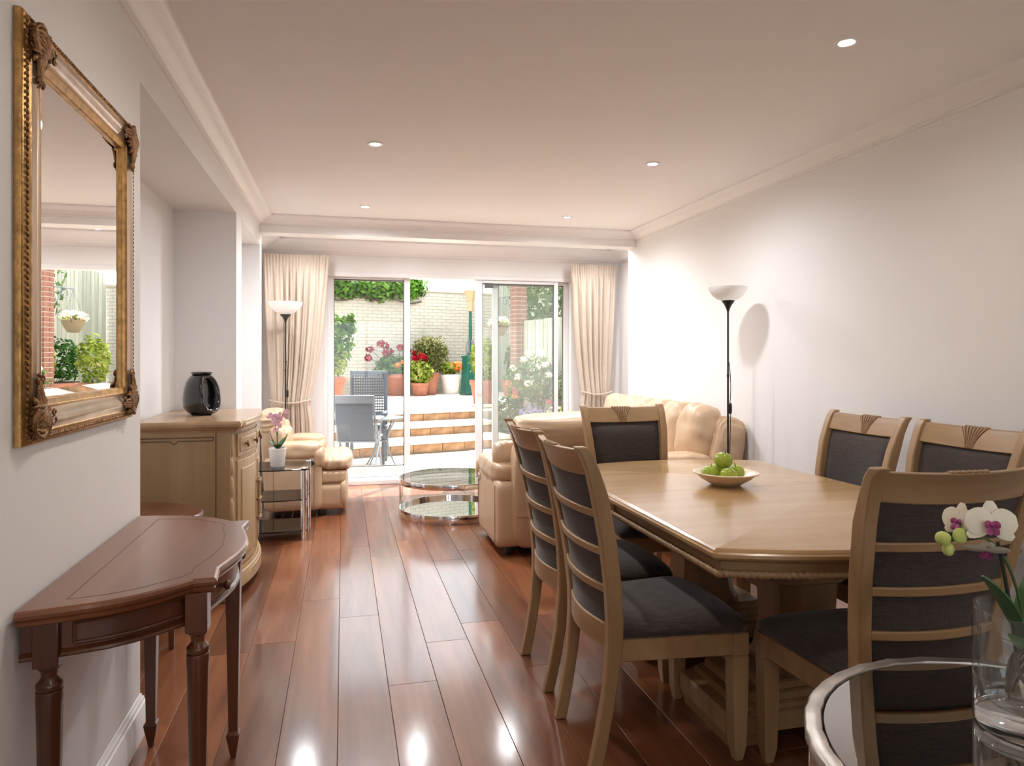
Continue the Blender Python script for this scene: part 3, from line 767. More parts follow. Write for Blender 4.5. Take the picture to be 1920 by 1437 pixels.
# ------------------------------------------------------------------ side table with orchid
def side_table():
    t = thing('glass_side_table', 'small three-tier black glass side table with chrome tube legs', 'table', (-0.47, 5.52, 0))
    def sh(i): 
        pts = []
        for k in range(9):
            s = -1 + 2 * k / 8
            pts.append((s * (0.225 - i), -0.225 - 0.028 * (1 - s * s) + i))
        for k in range(9):
            s = 1 - 2 * k / 8
            pts.append((s * (0.225 - i), 0.20 - i))
        return pts
    for nm, z in (('glass_top', 0.508), ('glass_shelf', 0.285), ('glass_shelf', 0.060)):
        MB().prism(sh(0 if z > .5 else 0.01), z, z + 0.008).build(nm, M['smoke'] if z > .5 else M['smoke'], t, smooth=0, bevel=0.0015)
    for x, y in ((0.19, -0.215), (0.205, 0.165), (-0.195, -0.215), (-0.195, 0.165)):
        l = MB()
        l.lathe([(0.0, 0), (0.021, 0), (0.021, 0.058), (0.0, 0.058)], 20).lathe([(0, .070), (0.021, .070), (0.021, .283), (0, .283)], 20).lathe([(0, .295), (0.021, .295), (0.021, .506), (0, .506)], 20).lathe([(0, .05), (.016, .05), (.016, .30), (0, .30)], 12)
        l.lathe([(0, .516), (0.021, .516), (0.021, .522), (0.016, .526), (0, .526)], 20)
        l.build('leg', M['chrome'], t, loc=(x, y, 0), smooth=40)
side_table()

def bezier(p, n=10):
    p = [Vector(q) for q in p]; out = []
    for i in range(n + 1):
        t = i / n; q = p[:]
        while len(q) > 1: q = [q[k].lerp(q[k + 1], t) for k in range(len(q) - 1)]
        out.append(q[0])
    return out

def strap_leaf(mb, base, tip, mid, width, th=0.002, n=12, side=None):
    """strap leaf along a bezier with a keel"""
    c = bezier([base, mid, tip], n)
    axis = (Vector(tip) - Vector(base)); s = axis.cross(Vector((0, 0, 1)))
    if s.length < 1e-5: s = Vector((1, 0, 0))
    s = Vector(side) if side else s.normalized()
    up = []
    rings = []
    for i, p in enumerate(c):
        u = i / n; wd = width * max(0.04, math.sin(PI * (0.08 + 0.9 * u)) ** 0.7)
        t = (c[min(i + 1, n)] - c[max(i - 1, 0)]).normalized(); nn = s.cross(t).normalized()
        rings.append([p - s * wd + nn * wd * .25, p - nn * 0.0, p + s * wd + nn * wd * .25, p + s * wd + nn * (wd * .25 + th), p + nn * th * 1.5, p - s * wd + nn * (wd * .25 + th)])
    mb.loft(rings)

def petal(mb, c, ax, side, L, wd, cup=0.25, n=6):
    """rounded petal from c along ax with width wd"""
    ax = Vector(ax).normalized(); side = Vector(side).normalized(); nn = ax.cross(side).normalized()
    rings = []
    for i in range(n + 1):
        u = i / n; w_ = wd * math.sin(PI * (0.10 + 0.84 * u)) ** 0.6
        p = Vector(c) + ax * (L * u) + nn * (cup * L * u * u * 0.6)
        rings.append([p - side * w_ + nn * w_ * cup, p - side * w_ * .5 + nn * w_ * cup * .2, p, p + side * w_ * .5 + nn * w_ * cup * .2, p + side * w_ + nn * w_ * cup])
    A = [v for r in rings for v in r]; B = [v + nn * -0.0012 for v in A]; W = 5; N = len(A); fs = []
    for i in range(n):
        for j in range(W - 1):
            a, b, c2, d = i * W + j, i * W + j + 1, (i + 1) * W + j + 1, (i + 1) * W + j
            fs += [(a, b, c2, d), (d + N, c2 + N, b + N, a + N)]
    mb.add(A + B, fs)

def small_orchid():
    t = thing('potted_orchid', 'pink orchid in white pot standing on black glass side table', 'plant', (-0.475, 5.46, 0.516))
    MB().lathe([(0.0, 0), (0.048, 0), (0.050, 0.004), (0.062, 0.128), (0.065, 0.130), (0.065, 0.140), (0.060, 0.140), (0.058, 0.125), (0.0, 0.122)], 28).build('pot', M['potw'], t)
    MB().lathe([(0.0, 0.118), (0.057, 0.118), (0.05, 0.128), (0, 0.132)], 20).build('soil', M['soil'], t)
    for tip, mid, wd in (((-.055, -.01, .26), (-.05, 0, .20), .022), ((.075, -.02, .245), (.045, -.02, .15), .028), ((-.07, .03, .19), (-.05, .02, .18), .02), ((.05, .05, .21), (.03, .03, .18), .02), ((.02, -.06, .17), (.01, -.03, .17), .02)):
        m = MB(); strap_leaf(m, (0, 0, .125), tip, mid, wd); m.build('leaf', M['orleaf'], t, smooth=60)
    s = MB(); a = bezier([(0, 0, .12), (-.01, 0, .28), (.01, .0, .40), (.09, -.01, .43)], 14); b = bezier([(0, 0, .12), (.0, .01, .3), (-.03, 0, .40), (-.06, 0, .36)], 14)
    s.tube(a, .0035, 6).tube(b, .003, 6); s.build('stem', M['orstem'], t)
    rnd = random.Random(3)
    for i in range(16):
        p = (a[5 + i // 2] if i % 2 == 0 else b[6 + i // 2]) if i < 16 else a[-1]
        m = MB(); c = p + Vector((rnd.uniform(-.025, .025), rnd.uniform(-.02, .0), rnd.uniform(-.02, .03)))
        for k in range(5):
            an = 2 * PI * k / 5 + rnd.random(); ax = Vector((math.cos(an), -0.3, math.sin(an))); petal(m, c, ax, Vector((0, 1, 0)).cross(ax), .022, .010, 0.2, 4)
        m.build('flower', M['pink'], t, smooth=60)
small_orchid()

# ------------------------------------------------------------------ seating: leather armchairs and sofa (local: faces +y)
def seam(mb, pts, r=0.004): mb.tube(pts, r, 6)
def armchair(name, label, loc, rz, W=0.92, lever=None, D=0.92, ext=0.0, lean=9, hw_b=0.05, top=0.95, bt=0.20):
    t = thing(name, label, 'armchair', loc, rz)
    hw = W / 2; aw = 0.19
    mt = T(0, -D / 2 + .16, 0) @ RX(R(lean))
    b = MB(); b.puff((0, (0.20 - bt) / -2, 0.43), (W - 2 * hw_b, bt, 0.74), k=8, n=10, wr=.003, mtx=mt); bo = b.build('backrest', M['leather'], t, smooth=60)
    hd = MB(); hd.puff((0, 0.01 - (0.20 - bt) / 2, top - .125), (W - 2 * hw_b + .03, bt + .06, 0.23), k=4.2, n=18, wr=0.010, seed=3, mtx=mt, pl=(2, 5, .014, 0, 0)); hd.build('head_cushion', M['leather'], t, smooth=60)
    lb = MB(); lb.puff((0, 0.12 - (0.20 - bt), 0.58), (W - 2 * aw + .02, 0.18, 0.32), k=4, n=14, wr=0.012, seed=9, mtx=mt, pl=(2, 6, .014, 0, 0)); lb.build('lumbar_cushion', M['leather'], t, smooth=60)
    bs = MB(); seam(bs, [(-hw + hw_b + .02, -.101, .66), (hw - hw_b - .02, -.101, .66)], 0.004); seam(bs, [(-hw + hw_b + .02, -.101, .30), (hw - hw_b - .02, -.101, .30)], 0.003)
    so = bs.build('back_seam', M['leatherseam'], bo); so.matrix_local = mt
    for sgn in (-1, 1):
        x = sgn * (hw - aw / 2)
        a = MB(); a.puff((x, 0.0, 0.285), (aw, D - .12, 0.45), k=12, n=10, wr=0.002, seed=sgn); ao = a.build('arm', M['leather'], t, smooth=60)
        p = MB()
        p.puff((x, .03, 0.555), (aw + .03, D - .14, 0.15), k=4, n=20, wr=0.010, seed=5 + sgn, ws=6, pl=(0, 6, .012, 1, 1))
        p.puff((x, D / 2 - .085, 0.495), (aw + .025, 0.10, 0.20), k=3.6, n=14, wr=0.008, seed=8 + sgn, ws=7, pl=(0, 6, .010, 2, 0))
        p.puff((x, -D / 2 + .25 - (.20 - bt), .645), (aw, .13, .25), k=3.2, n=14, wr=.008, seed=2 + sgn, ws=7, pl=(0, 5, .010, 2, 0), mtx=T(0, 0, 0) @ RX(R(2)))
        p.build('arm_pad', M['leather'], t, smooth=60)
        s = MB(); xo = x + sgn * (aw / 2 + .0005)
        seam(s, [(xo, -D / 2 + .14, .08), (xo, -D / 2 + .14, .47)], .003); seam(s, [(xo, D / 2 - .12, .08), (xo, D / 2 - .12, .44)], .003)
        s.build('seam', M['leatherseam'], ao)
        if lever and sgn == lever[0]:
            l = MB()
            l.lathe([(0, 0), (0.045, 0), (0.045, 0.004), (0.035, 0.008), (0, 0.008)], 20, mtx=T(xo, D / 2 - lever[2], .455) @ RY(sgn * R(90)) @ Matrix.Diagonal((0.55, 1.15, 1, 1)))
            l.tube([(xo + sgn * .006, D / 2 - lever[2], .455), (xo + sgn * .016, D / 2 - lever[2] + .03, .44)], .007, 8)
            l.build('recliner_lever', M[lever[1]], t)
    st = MB(); st.puff((0, 0.08 + ext / 2, 0.40), (W - 2 * aw + .02, D - .26 + ext, 0.20), k=4, n=12, wr=0.010, seed=12); st.build('seat_cushion', M['leather'], t, smooth=60)
    yf = D / 2 + ext
    ff = MB(); ff.puff((0, yf - .055, 0.435), (W - .04, 0.27 + ext * .4, 0.15), k=3.6, n=20, wr=0.008, seed=22, ws=6, pl=(1, 6, .012, 0, 0)); ff.build('seat_roll', M['leather'], t, smooth=60)
    f2 = MB(); f2.puff((0, yf - .085, 0.325), (W - .07, 0.22 + ext * .4, 0.12), k=7, n=10); f2.puff((0, yf + .01, 0.185), (W - .05, 0.09, 0.34), k=3.4, n=14, wr=0.005, seed=31); f2.build('footrest', M['leather'], t, smooth=60)
    f3 = MB(); f3.puff((0, yf - .095, 0.165), (W - .07, 0.21 + ext * .4, 0.23), k=12, n=6); f3.build('front_panel', M['leather'], t, smooth=60)
    for sx in (-1, 1):
        for y in (-D / 2 + .16, D / 2 + ext * .3 - .10):
            MB().lathe([(0, 0), (0.026, 0), (0.030, 0.006), (0.030, 0.05), (0.022, 0.07), (0, 0.07)], 16).build('foot', M['black'], t, loc=(sx * (hw - .10), y, 0))
    return t
armchair('leather_armchair', 'cream leather recliner armchair by the left curtain facing the coffee table', (-0.400, 6.385, 0), R(-90), W=0.80, lever=(1, 'black', .17), D=0.58, ext=.10, lean=3, bt=.13, top=.90)
armchair('recliner_armchair', 'cream leather recliner with side lever turned to the garden behind dining chairs', (1.44, 4.83, 0), R(0), W=0.90, lever=(-1, 'chrome', .16), D=0.84, hw_b=.10, top=.975)

def sofa():
    t = thing('leather_sofa', 'long cream leather sofa with fluted back cushions along the right wall', 'sofa', (2.315, 5.36, 0), R(90))
    W = 2.02; D = 0.78; hw = W / 2; aw = .22
    # local: faces +y -> world -x ; local x -> world y
    mt = T(0, -D / 2 + .16, 0) @ RX(R(5))
    b = MB(); b.puff((0, 0, 0.46), (W - .06, 0.18, 0.80), k=10, n=10, mtx=mt); b.build('backrest', M['leather'], t, smooth=60)
    n = 3; cw = (W - .22) / n
    for i in range(n):
        cx = -hw + .11 + cw * (i + .5)
        c = MB(); K = 2
        for k in range(K):     # vertical channels of each back cushion
            xx = cx + (k - .5) * cw / K
            c.puff((xx, 0.085 + .006 * (k == 1), 0.745), (cw / K * 1.24, 0.27, 0.50), k=3.0, n=18, wr=0.016, seed=i * 3.1 + k, ws=6, mtx=mt, pl=(0, 4, .010, 2, 0))
        c.build('back_cushion', M['leather'], t, smooth=60)
        s = MB(); s.puff((cx, .13, .42), (cw * 1.02, D - .24, .20), k=4, n=12, wr=.01, seed=i); s.build('seat_cushion', M['leather'], t, smooth=60)
    for sgn in (-1, 1):
        x = sgn * (hw - aw / 2)
        a = MB(); a.puff((x, 0.03, .30), (aw, D - .10, .50), k=12, n=8); ao = a.build('arm', M['leather'], t, smooth=60)
        p = MB(); p.puff((x, .09, .59), (aw + .03, D - .20, .15), k=3.8, n=18, wr=.010, seed=sgn * 4, ws=6, pl=(0, 6, .010, 1, 1)); p.build('arm_pad', M['leather'], t, smooth=60)
        wg = MB(); wg.puff((x + sgn * .02, -.20, .70), (aw * .9, .24, .52), k=3.6, n=20, wr=.008, seed=sgn * 7 + 2, ws=6, mtx=RX(R(10)), pl=(0, 9, .014, 2, 0)); wg.build('wing_cushion', M['leather'], t, smooth=60)
        sm = MB(); seam(sm, [(x + sgn * (aw / 2 + .001), -D / 2 + .22, .10), (x + sgn * (aw / 2 + .001), -D / 2 + .22, .52)], .003); sm.build('seam', M['leatherseam'], ao)
    fp = MB(); fp.puff((0, D / 2 - .10, .24), (W - .06, .18, .32), k=10, n=6); fp.build('front_panel', M['leather'], t, smooth=60)
    for sx in (-1, 1):
        for y in (-D / 2 + .14, D / 2 - .14):
            MB().lathe([(0, 0), (0.026, 0), (0.030, 0.006), (0.030, 0.07), (0, 0.07)], 16).build('foot', M['black'], t, loc=(sx * (hw - .12), y, 0))
sofa()

# ------------------------------------------------------------------ coffee table
def coffee():
    t = thing('coffee_table', 'round two-tier chrome and glass coffee table before the patio door', 'table', (0.90, 5.90, 0))
    r = 0.44
    def band(z0, z1, th=0.012, rr=r):
        return MB().lathe([(rr, z0), (rr + .002, z0 + .004), (rr + .002, z1 - .004), (rr, z1), (rr - th, z1), (rr - th, z0), (rr, z0)], 72, caps=False)
    band(0.272, 0.318).build('upper_ring', M['chrome'], t, smooth=40)
    MB().lathe([(0, 0.310), (r - .012, 0.310), (r - .012, 0.318), (0, 0.318)], 72).build('glass_top', M['smokelight'], t, smooth=40)
    band(0.0, 0.070).build('lower_ring', M['chrome'], t, smooth=40)
    MB().lathe([(0, 0.030), (r - .014, 0.030), (r - .014, 0.042), (0, 0.042)], 72).build('mirror_shelf', M['darkmirror'], t, smooth=40)
    for a0, a1 in ((158, 182), (-5, 20)):
        A = [R(a0 + (a1 - a0) * k / 6) for k in range(7)]
        ri, ro = r - .011, r - .001
        poly = [(ro * math.cos(a), ro * math.sin(a)) for a in A] + [(ri * math.cos(a), ri * math.sin(a)) for a in reversed(A)]
        MB().prism(poly, 0.068, 0.274).build('post', M['chrome'], t, smooth=40)
coffee()

# ------------------------------------------------------------------ dining table
TXC, TYC = 1.66, 2.655
def dining_table():
    t = thing('dining_table', 'large pale oak pedestal dining table with bowed ends', 'table', (TXC, TYC, 0))
    HX, HY, BOW = 0.588, 0.79, 0.132
    def half(i, sgn, y_in):
        """outline of one leaf: from the seam at y_in out to the bowed end"""
        hx = HX - i; pts = [(-hx, y_in), (-hx, sgn * (HY - .012))]
        for k in range(13):
            s = -0.985 + 1.97 * k / 12
            pts.append((s * hx, sgn * (HY + BOW * (1 - s * s) - i)))
        pts += [(hx, sgn * (HY - .012)), (hx, y_in)]
        return pts
    def full(i):
        a = half(i, -1, 0); b = half(i, 1, 0)
        return a[1:-1] + list(reversed(b[1:-1]))
    seam_y = 0.075
    for sgn in (-1, 1):
        yi = seam_y + sgn * 0.001
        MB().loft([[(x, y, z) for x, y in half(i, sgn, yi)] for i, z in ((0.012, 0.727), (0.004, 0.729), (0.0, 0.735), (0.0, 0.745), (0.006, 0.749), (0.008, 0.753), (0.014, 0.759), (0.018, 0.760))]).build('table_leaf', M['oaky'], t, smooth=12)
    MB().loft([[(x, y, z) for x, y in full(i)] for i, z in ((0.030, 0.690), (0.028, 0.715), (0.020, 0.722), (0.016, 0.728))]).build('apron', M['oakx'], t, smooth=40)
    MB().loft([[(x, y, z) for x, y in full(0.034)] for z in (0.668, 0.690)]).build('apron_base', M['oakx'], t, smooth=40)
    # rope moulding: helical tube round the apron
    o = [Vector((x, y, 0.679)) for x, y in full(0.028)]; o.append(o[0])
    pts = []; s = 0; arc = []
    for a, b in zip(o, o[1:]):
        n = max(1, int((b - a).length / 0.0032))
        for k in range(n): pts.append(a.lerp(b, k / n))
    acc = 0; rings = []
    N = len(pts); nr = 8
    for i, p in enumerate(pts):
        q = pts[(i + 1) % N]; pr = pts[i - 1]; tg = (q - pr).normalized(); sd = tg.cross(Vector((0, 0, 1))).normalized(); up = Vector((0, 0, 1))
        acc += (p - pr).length if i else 0
        ring = []
        for j in range(nr):
            a = 2 * PI * j / nr
            rr = 0.0118 + 0.0017 * math.sin(2 * PI * acc / 0.0205 + a)
            ring.append(p + sd * rr * math.cos(a) + up * rr * math.sin(a))
        rings.append(ring)
    rings.append(rings[0])
    MB().loft(rings, caps=False).build('rope_moulding', M['oakx'], t, smooth=70)
    # small corner brackets where the leaf meets the frame
    for sx in (-1, 1):
        MB().box((sx * (HX - .025) - .006, 0.045, 0.672), (sx * (HX - .025) + .006, 0.062, 0.725)).build('leaf_latch', M['oakx'], t, bevel=0.004)
    # pedestals
    for sgn in (-1, 1):
        p = MB()
        def oc(hx, hy, z, c=0.3):
            cx, cy = hx * (1 - c), hy * (1 - c)
            return [(cx, -hy, z), (hx, -cy, z), (hx, cy, z), (cx, hy, z), (-cx, hy, z), (-hx, cy, z), (-hx, -cy, z), (-cx, -hy, z)]
        p.loft([oc(0.17, 0.15, 0.668), oc(0.16, 0.14, 0.63), oc(0.13, 0.11, 0.56), oc(0.125, 0.105, 0.545), oc(0.145, 0.125, 0.54), oc(0.145, 0.125, 0.515), oc(0.125, 0.105, 0.508), oc(0.115, 0.10, 0.35), oc(0.135, 0.115, 0.24), oc(0.15, 0.13, 0.215), oc(0.15, 0.13, 0.195)])
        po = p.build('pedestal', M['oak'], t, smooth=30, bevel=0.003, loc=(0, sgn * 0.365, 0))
        b = MB()
        for hx, hy, z0, z1 in ((0.235, 0.15, 0.170, 0.198), (0.30, 0.165, 0.140, 0.170), (0.34, 0.178, 0.118, 0.140), (0.395, 0.19, 0.050, 0.118)):
            b.loft([oc(hx, hy, z0, 0.12), oc(hx, hy, z1 - .006, 0.12), oc(hx - .008, hy - .008, z1, 0.12)])
        for sx in (-1, 1):
            b.loft([oc(0.06, 0.17, 0.0, 0.1), oc(0.07, 0.18, 0.05, 0.1)], mtx=T(sx * 0.32, 0, 0))
        b.build('pedestal_base', M['oak'], t, smooth=30, loc=(0, sgn * 0.365, 0))
    MB().box((-0.03, -0.30, 0.40), (0.03, 0.30, 0.47)).build('stretcher', M['oak'], t, bevel=0.004)
dining_table()

# ------------------------------------------------------------------ dining chairs (local: faces +y)
def chair(label):
    t = thing('dining_chair', label, 'chair', (0, 0, 0), 0, 'charcoal upholstered oak dining chairs')
    key = [(0.0, -0.275, 0.178), (0.12, -0.250, 0.181), (0.25, -0.228, 0.185), (0.40, -0.212, 0.190), (0.48, -0.212, 0.195), (0.60, -0.222, 0.205), (0.75, -0.245, 0.219), (0.90, -0.278, 0.232), (0.98, -0.303, 0.236), (1.03, -0.325, 0.239), (1.055, -0.345, 0.239)]
    def at(z):
        for (z0, y0, x0), (z1, y1, x1) in zip(key, key[1:]):
            if z <= z1:
                s = (z - z0) / (z1 - z0); return y0 + (y1 - y0) * s, x0 + (x1 - x0) * s
        return key[-1][1], key[-1][2]
    def bp(u, z, off=0.0):
        y, x = at(z)
        return Vector((u * x, y - 0.036 * (1 - u * u) + off, z))
    for sgn in (-1, 1):
        rings = []
        for z, y, x in key:
            w_ = 0.019 if z > .3 else 0.017 + .002 * z / .3; d_ = 0.026 if .3 < z < .95 else 0.021
            if z > 1.0: d_ = 0.019
            rings.append([(sgn * x - w_, y - d_, z), (sgn * x + w_, y - d_, z), (sgn * x + w_, y + d_, z), (sgn * x - w_, y + d_, z)])
        MB().loft(rings).build('back_post', M['oak'], t, smooth=50, bevel=0.005)
    # crest rail with carved fan
    def rail(z0f, z1f, thick, y_off, name, m=M['oakx'], parent=None, us=0.93, n=14):
        return MB().slab(lambda a, b: bp((2 * a - 1) * us, z0f((2 * a - 1)) * (1 - b) + z1f((2 * a - 1)) * b, y_off), n, 5, Vector((0, thick, 0))).build(name, m, parent or t, smooth=50, bevel=0.004)
    cr = rail(lambda u: 0.952 + 0.008 * u * u, lambda u: 1.038 + 0.006 * u * u, 0.026, -0.010, 'crest_rail')
    fan = MB()
    ln = [q / 6 for q in range(7)]
    for k in range(-3, 4):
        f0, f1 = k * 0.024, k * 0.070
        fan.tube([bp(f0 + (f1 - f0) * s ** 1.7, 0.956 + 0.084 * s, 0.0165 - 0.001 * s) for s in ln], [0.0018 + 0.0024 * s for s in ln], 6)
        fan.puff(bp(f1, 1.040, 0.002), (0.013, 0.020, 0.011), k=2, n=2)
    grv = MB()
    for k in range(-4, 4):
        f0, f1 = (k + .5) * 0.024, (k + .5) * 0.070
        grv.tube([bp(f0 + (f1 - f0) * s ** 1.7, 0.956 + 0.082 * s, 0.0148) for s in ln], [0.0014 + 0.0016 * s for s in ln], 5)
    grv.build('fan_groove', M['oakdark'], cr, smooth=60)
    fan.build('fan_carving', M['oakx'], cr, smooth=60)
    # upholstered back pad (front side bulges)
    def padf(a, b):
        u = 2 * a - 1; z = 0.468 + 0.490 * b
        e = min(1, min(1 - abs(u), b, 1 - b) * 9) if True else 1
        bul = (1 - (2 * a - 1) ** 4) * (1 - (2 * b - 1) ** 6)
        return bp(u * 0.905, z, 0.0 + 0.024 * bul ** 0.5)
    def padb(a, b):
        return bp((2 * a - 1) * 0.905, 0.468 + 0.490 * b, -0.006)
    pm = MB(); nu, nv = 16, 14; W = nu + 1
    A = [padf(i / nu, j / nv) for j in range(nv + 1) for i in range(W)]; B = [padb(i / nu, j / nv) for j in range(nv + 1) for i in range(W)]; N = len(A); fs = []
    for j in range(nv):
        for i in range(nu):
            a, b, c, d = j * W + i, j * W + i + 1, (j + 1) * W + i + 1, (j + 1) * W + i
            fs += [(d, c, b, a), (a + N, b + N, c + N, d + N)]
    for i in range(nu): fs += [(i, i + 1, i + 1 + N, i + N), (nv * W + i + N, nv * W + i + 1 + N, nv * W + i + 1, nv * W + i)]
    for j in range(nv): fs += [(j * W + N, (j + 1) * W + N, (j + 1) * W, j * W), (j * W + nu, (j + 1) * W + nu, (j + 1) * W + nu + N, j * W + nu + N)]
    pm.add(A + B, fs); pm.build('back_pad', M['fab'], t, smooth=60)
    for zc in (0.838, 0.714, 0.590):
        rail(lambda u, z=zc: z - 0.013, lambda u, z=zc: z + 0.013, 0.014, -0.019, 'back_slat')
    rail(lambda u: 0.395, lambda u: 0.474, 0.026, -0.014, 'lower_rail')
    # seat frame
    def so(i, z, fr=0.0):
        fx, bx, fy, by = 0.245 - i, 0.205 - i, 0.250 - i, -0.215 + i
        pts = [(-bx, by, z)]
        pts += [(-fx, fy - .05, z), (-fx + .012, fy - .012, z)]
        for k in range(1, 8):
            s = -1 + 2 * k / 8; pts.append((s * (fx - .015), fy + .016 * (1 - s * s), z))
        pts += [(fx - .012, fy - .012, z), (fx, fy - .05, z), (bx, by, z)]
        return pts
    MB().loft([so(0.014, 0.352), so(0.010, 0.356), so(0.010, 0.424), so(0.016, 0.430)]).build('seat_frame', M['oakx'], t, smooth=40)
    rings = [so(0.012, 0.428), so(0.002, 0.432), so(-0.002, 0.444), so(0.004, 0.458), so(0.022, 0.474), so(0.060, 0.488), so(0.12, 0.496), so(0.19, 0.498)]
    MB().loft(rings).build('seat_cushion', M['fab'], t, smooth=60)
    for sgn in (-1, 1):
        q = lambda h, z, dx=0, dy=0: [(-h + dx, -h + dy, z), (h + dx, -h + dy, z), (h + dx, h + dy, z), (-h + dx, h + dy, z)]
        MB().loft([q(0.014, 0.0), q(0.022, 0.05), q(0.026, 0.20), q(0.0275, 0.345), q(0.0255, 0.347), q(0.0255, 0.351), q(0.028, 0.353), q(0.028, 0.424)]).build('leg', M['oak'], t, smooth=30, bevel=0.003, loc=(sgn * 0.213, 0.215, 0))
    return t
c0 = chair('oak dining chair with charcoal pad, front one of the two on the walkway side')
c0.location = (1.055, 2.275, 0); c0.rotation_euler = (0, 0, R(-90))
copy_thing(c0, (1.070, 2.835, 0), R(-90), 'oak dining chair with charcoal pad, rear one of the two on the walkway side')
copy_thing(c0, (1.590, 3.47, 0), R(180), 'oak dining chair at the far table end, facing the viewer before the sofa')
copy_thing(c0, (2.185, 2.925, 0), R(90), 'oak dining chair on the wall side of table, the one farther from viewer')
copy_thing(c0, (2.200, 2.335, 0), R(92), 'oak dining chair on the wall side of table, nearer one partly hidden by orchid chair')
copy_thing(c0, (1.562, 1.80, 0), R(-3), 'oak dining chair at the near table end with its ladder back to viewer')

# ------------------------------------------------------------------ fruit bowl
BX, BYY = 1.668, 2.80
t = thing('fruit_bowl', 'shallow cream ceramic bowl on the dining table holding green apples', 'bowl', (BX, BYY, 0.760))
MB().lathe([(0.0, 0.0), (0.062, 0.0), (0.066, 0.004), (0.075, 0.010), (0.110, 0.030), (0.128, 0.048), (0.142, 0.054), (0.143, 0.058), (0.138, 0.060), (0.124, 0.053), (0.105, 0.035), (0.072, 0.016), (0.0, 0.012)], 48).build('bowl_body', M['bowl'], t, smooth=60)
def apple(name_lab, loc, r, rz, tilt):
    a = thing('green_apple', name_lab, 'apple', loc, rz, 'green apples in the bowl')
    prof = []
    for k in range(17):
        th = PI * k / 16
        rr = r * math.sin(th) * (1 + 0.06 * math.cos(th)); z = -r * 0.92 * math.cos(th)
        if th > PI * 0.80: z -= r * 0.30 * ((th - PI * .80) / (PI * .2)) ** 2
        if th < PI * 0.16: z += r * 0.12 * (1 - th / (PI * .16)) ** 2
        prof.append((max(rr, 0.0004), z + r * .92))
    MB().lathe(prof, 28, mtx=T(0, 0, r * .92) @ RX(tilt) @ T(0, 0, -r * .92)).build('skin', M['apple'], a, smooth=80)
    MB().tube(bezier([(0, 0, r * 1.55), (0, 0, r * 1.8), (r * .15, 0, r * 2.05)], 5), r * 0.045, 6, mtx=T(0, 0, r * .92) @ RX(tilt) @ T(0, 0, -r * .92)).build('stalk', M['stemb'], a)
apple('green apple at the front of the bowl below the top one', (BX - .018, BYY - .052, 0.7765), 0.038, 0.3, R(-18))
apple('green apple at the left side of the bowl', (BX - .068, BYY + .018, 0.7785), 0.037, 1.3, R(12))
apple('green apple at the right side of the bowl with visible stalk', (BX + .058, BYY + .010, 0.7775), 0.038, 2.3, R(-10))
apple('green apple topmost of the pile in the bowl', (BX - .008, BYY + .006, 0.832), 0.041, 0.8, R(14))
apple('green apple at the back of the bowl hidden behind the others', (BX - .002, BYY + .076, 0.7790), 0.036, 3.0, R(0))

# ------------------------------------------------------------------ floor lamps
def floor_lamp(label, loc, sr=1.0, sh=1.0):
    t = thing('floor_lamp', label, 'lamp', loc, 0, 'black uplighter floor lamps')
    MB().lathe([(0, 0), (0.120, 0), (0.122, 0.006), (0.115, 0.014), (0.03, 0.022), (0.012, 0.034), (0, 0.034)], 32).build('base', M['black'], t)
    zt = 1.67 * sh
    MB().lathe([(0, 0.03), (0.0075, 0.03), (0.0075, 0.6), (0.0095, 0.602), (0.0095, 0.615), (0.007, 0.617), (0.007, 1.2), (0.009, 1.202), (0.009, 1.215), (0.0065, 1.217), (0.0065, zt), (0, zt)], 14).build('pole', M['black'], t)
    MB().lathe([(0.0065, zt - .03), (0.012, zt - .01), (0.024, zt + .015), (0.042 * sr, zt + .042), (0.043 * sr, zt + .048), (0, zt + .048)], 24).build('cup', M['black'], t)
    prof = [(0.040, 0.046), (0.070, 0.056), (0.100, 0.078), (0.122, 0.112), (0.131, 0.138), (0.127, 0.138), (0.118, 0.114), (0.096, 0.083), (0.068, 0.063), (0.0, 0.054)]
    MB().lathe([(a * sr, zt + b * sr) for a, b in prof], 40).build('lamp_shade', M['shade'], t, smooth=60)
    c = MB(); c.tube(bezier([(0.008, 0, 1.30), (0.028, 0, 1.15), (0.015, 0, 1.02)], 8), 0.0025, 6); c.tube(bezier([(0.02, 0, 0.95), (0.01, 0, .6), (0.010, 0, .1)], 8), 0.0025, 6); co = c.build('cord', M['black'], t)
    MB().puff((0.018, 0, 0.985), (0.020, 0.014, 0.075), k=4, n=4).build('switch', M['black'], co)
floor_lamp('black uplighter floor lamp standing by the right wall beside the sofa', (2.535, 4.225, 0))
floor_lamp('black uplighter floor lamp before the left curtain behind the orchid', (-0.533, 6.965, 0), 1.22, 1.015)

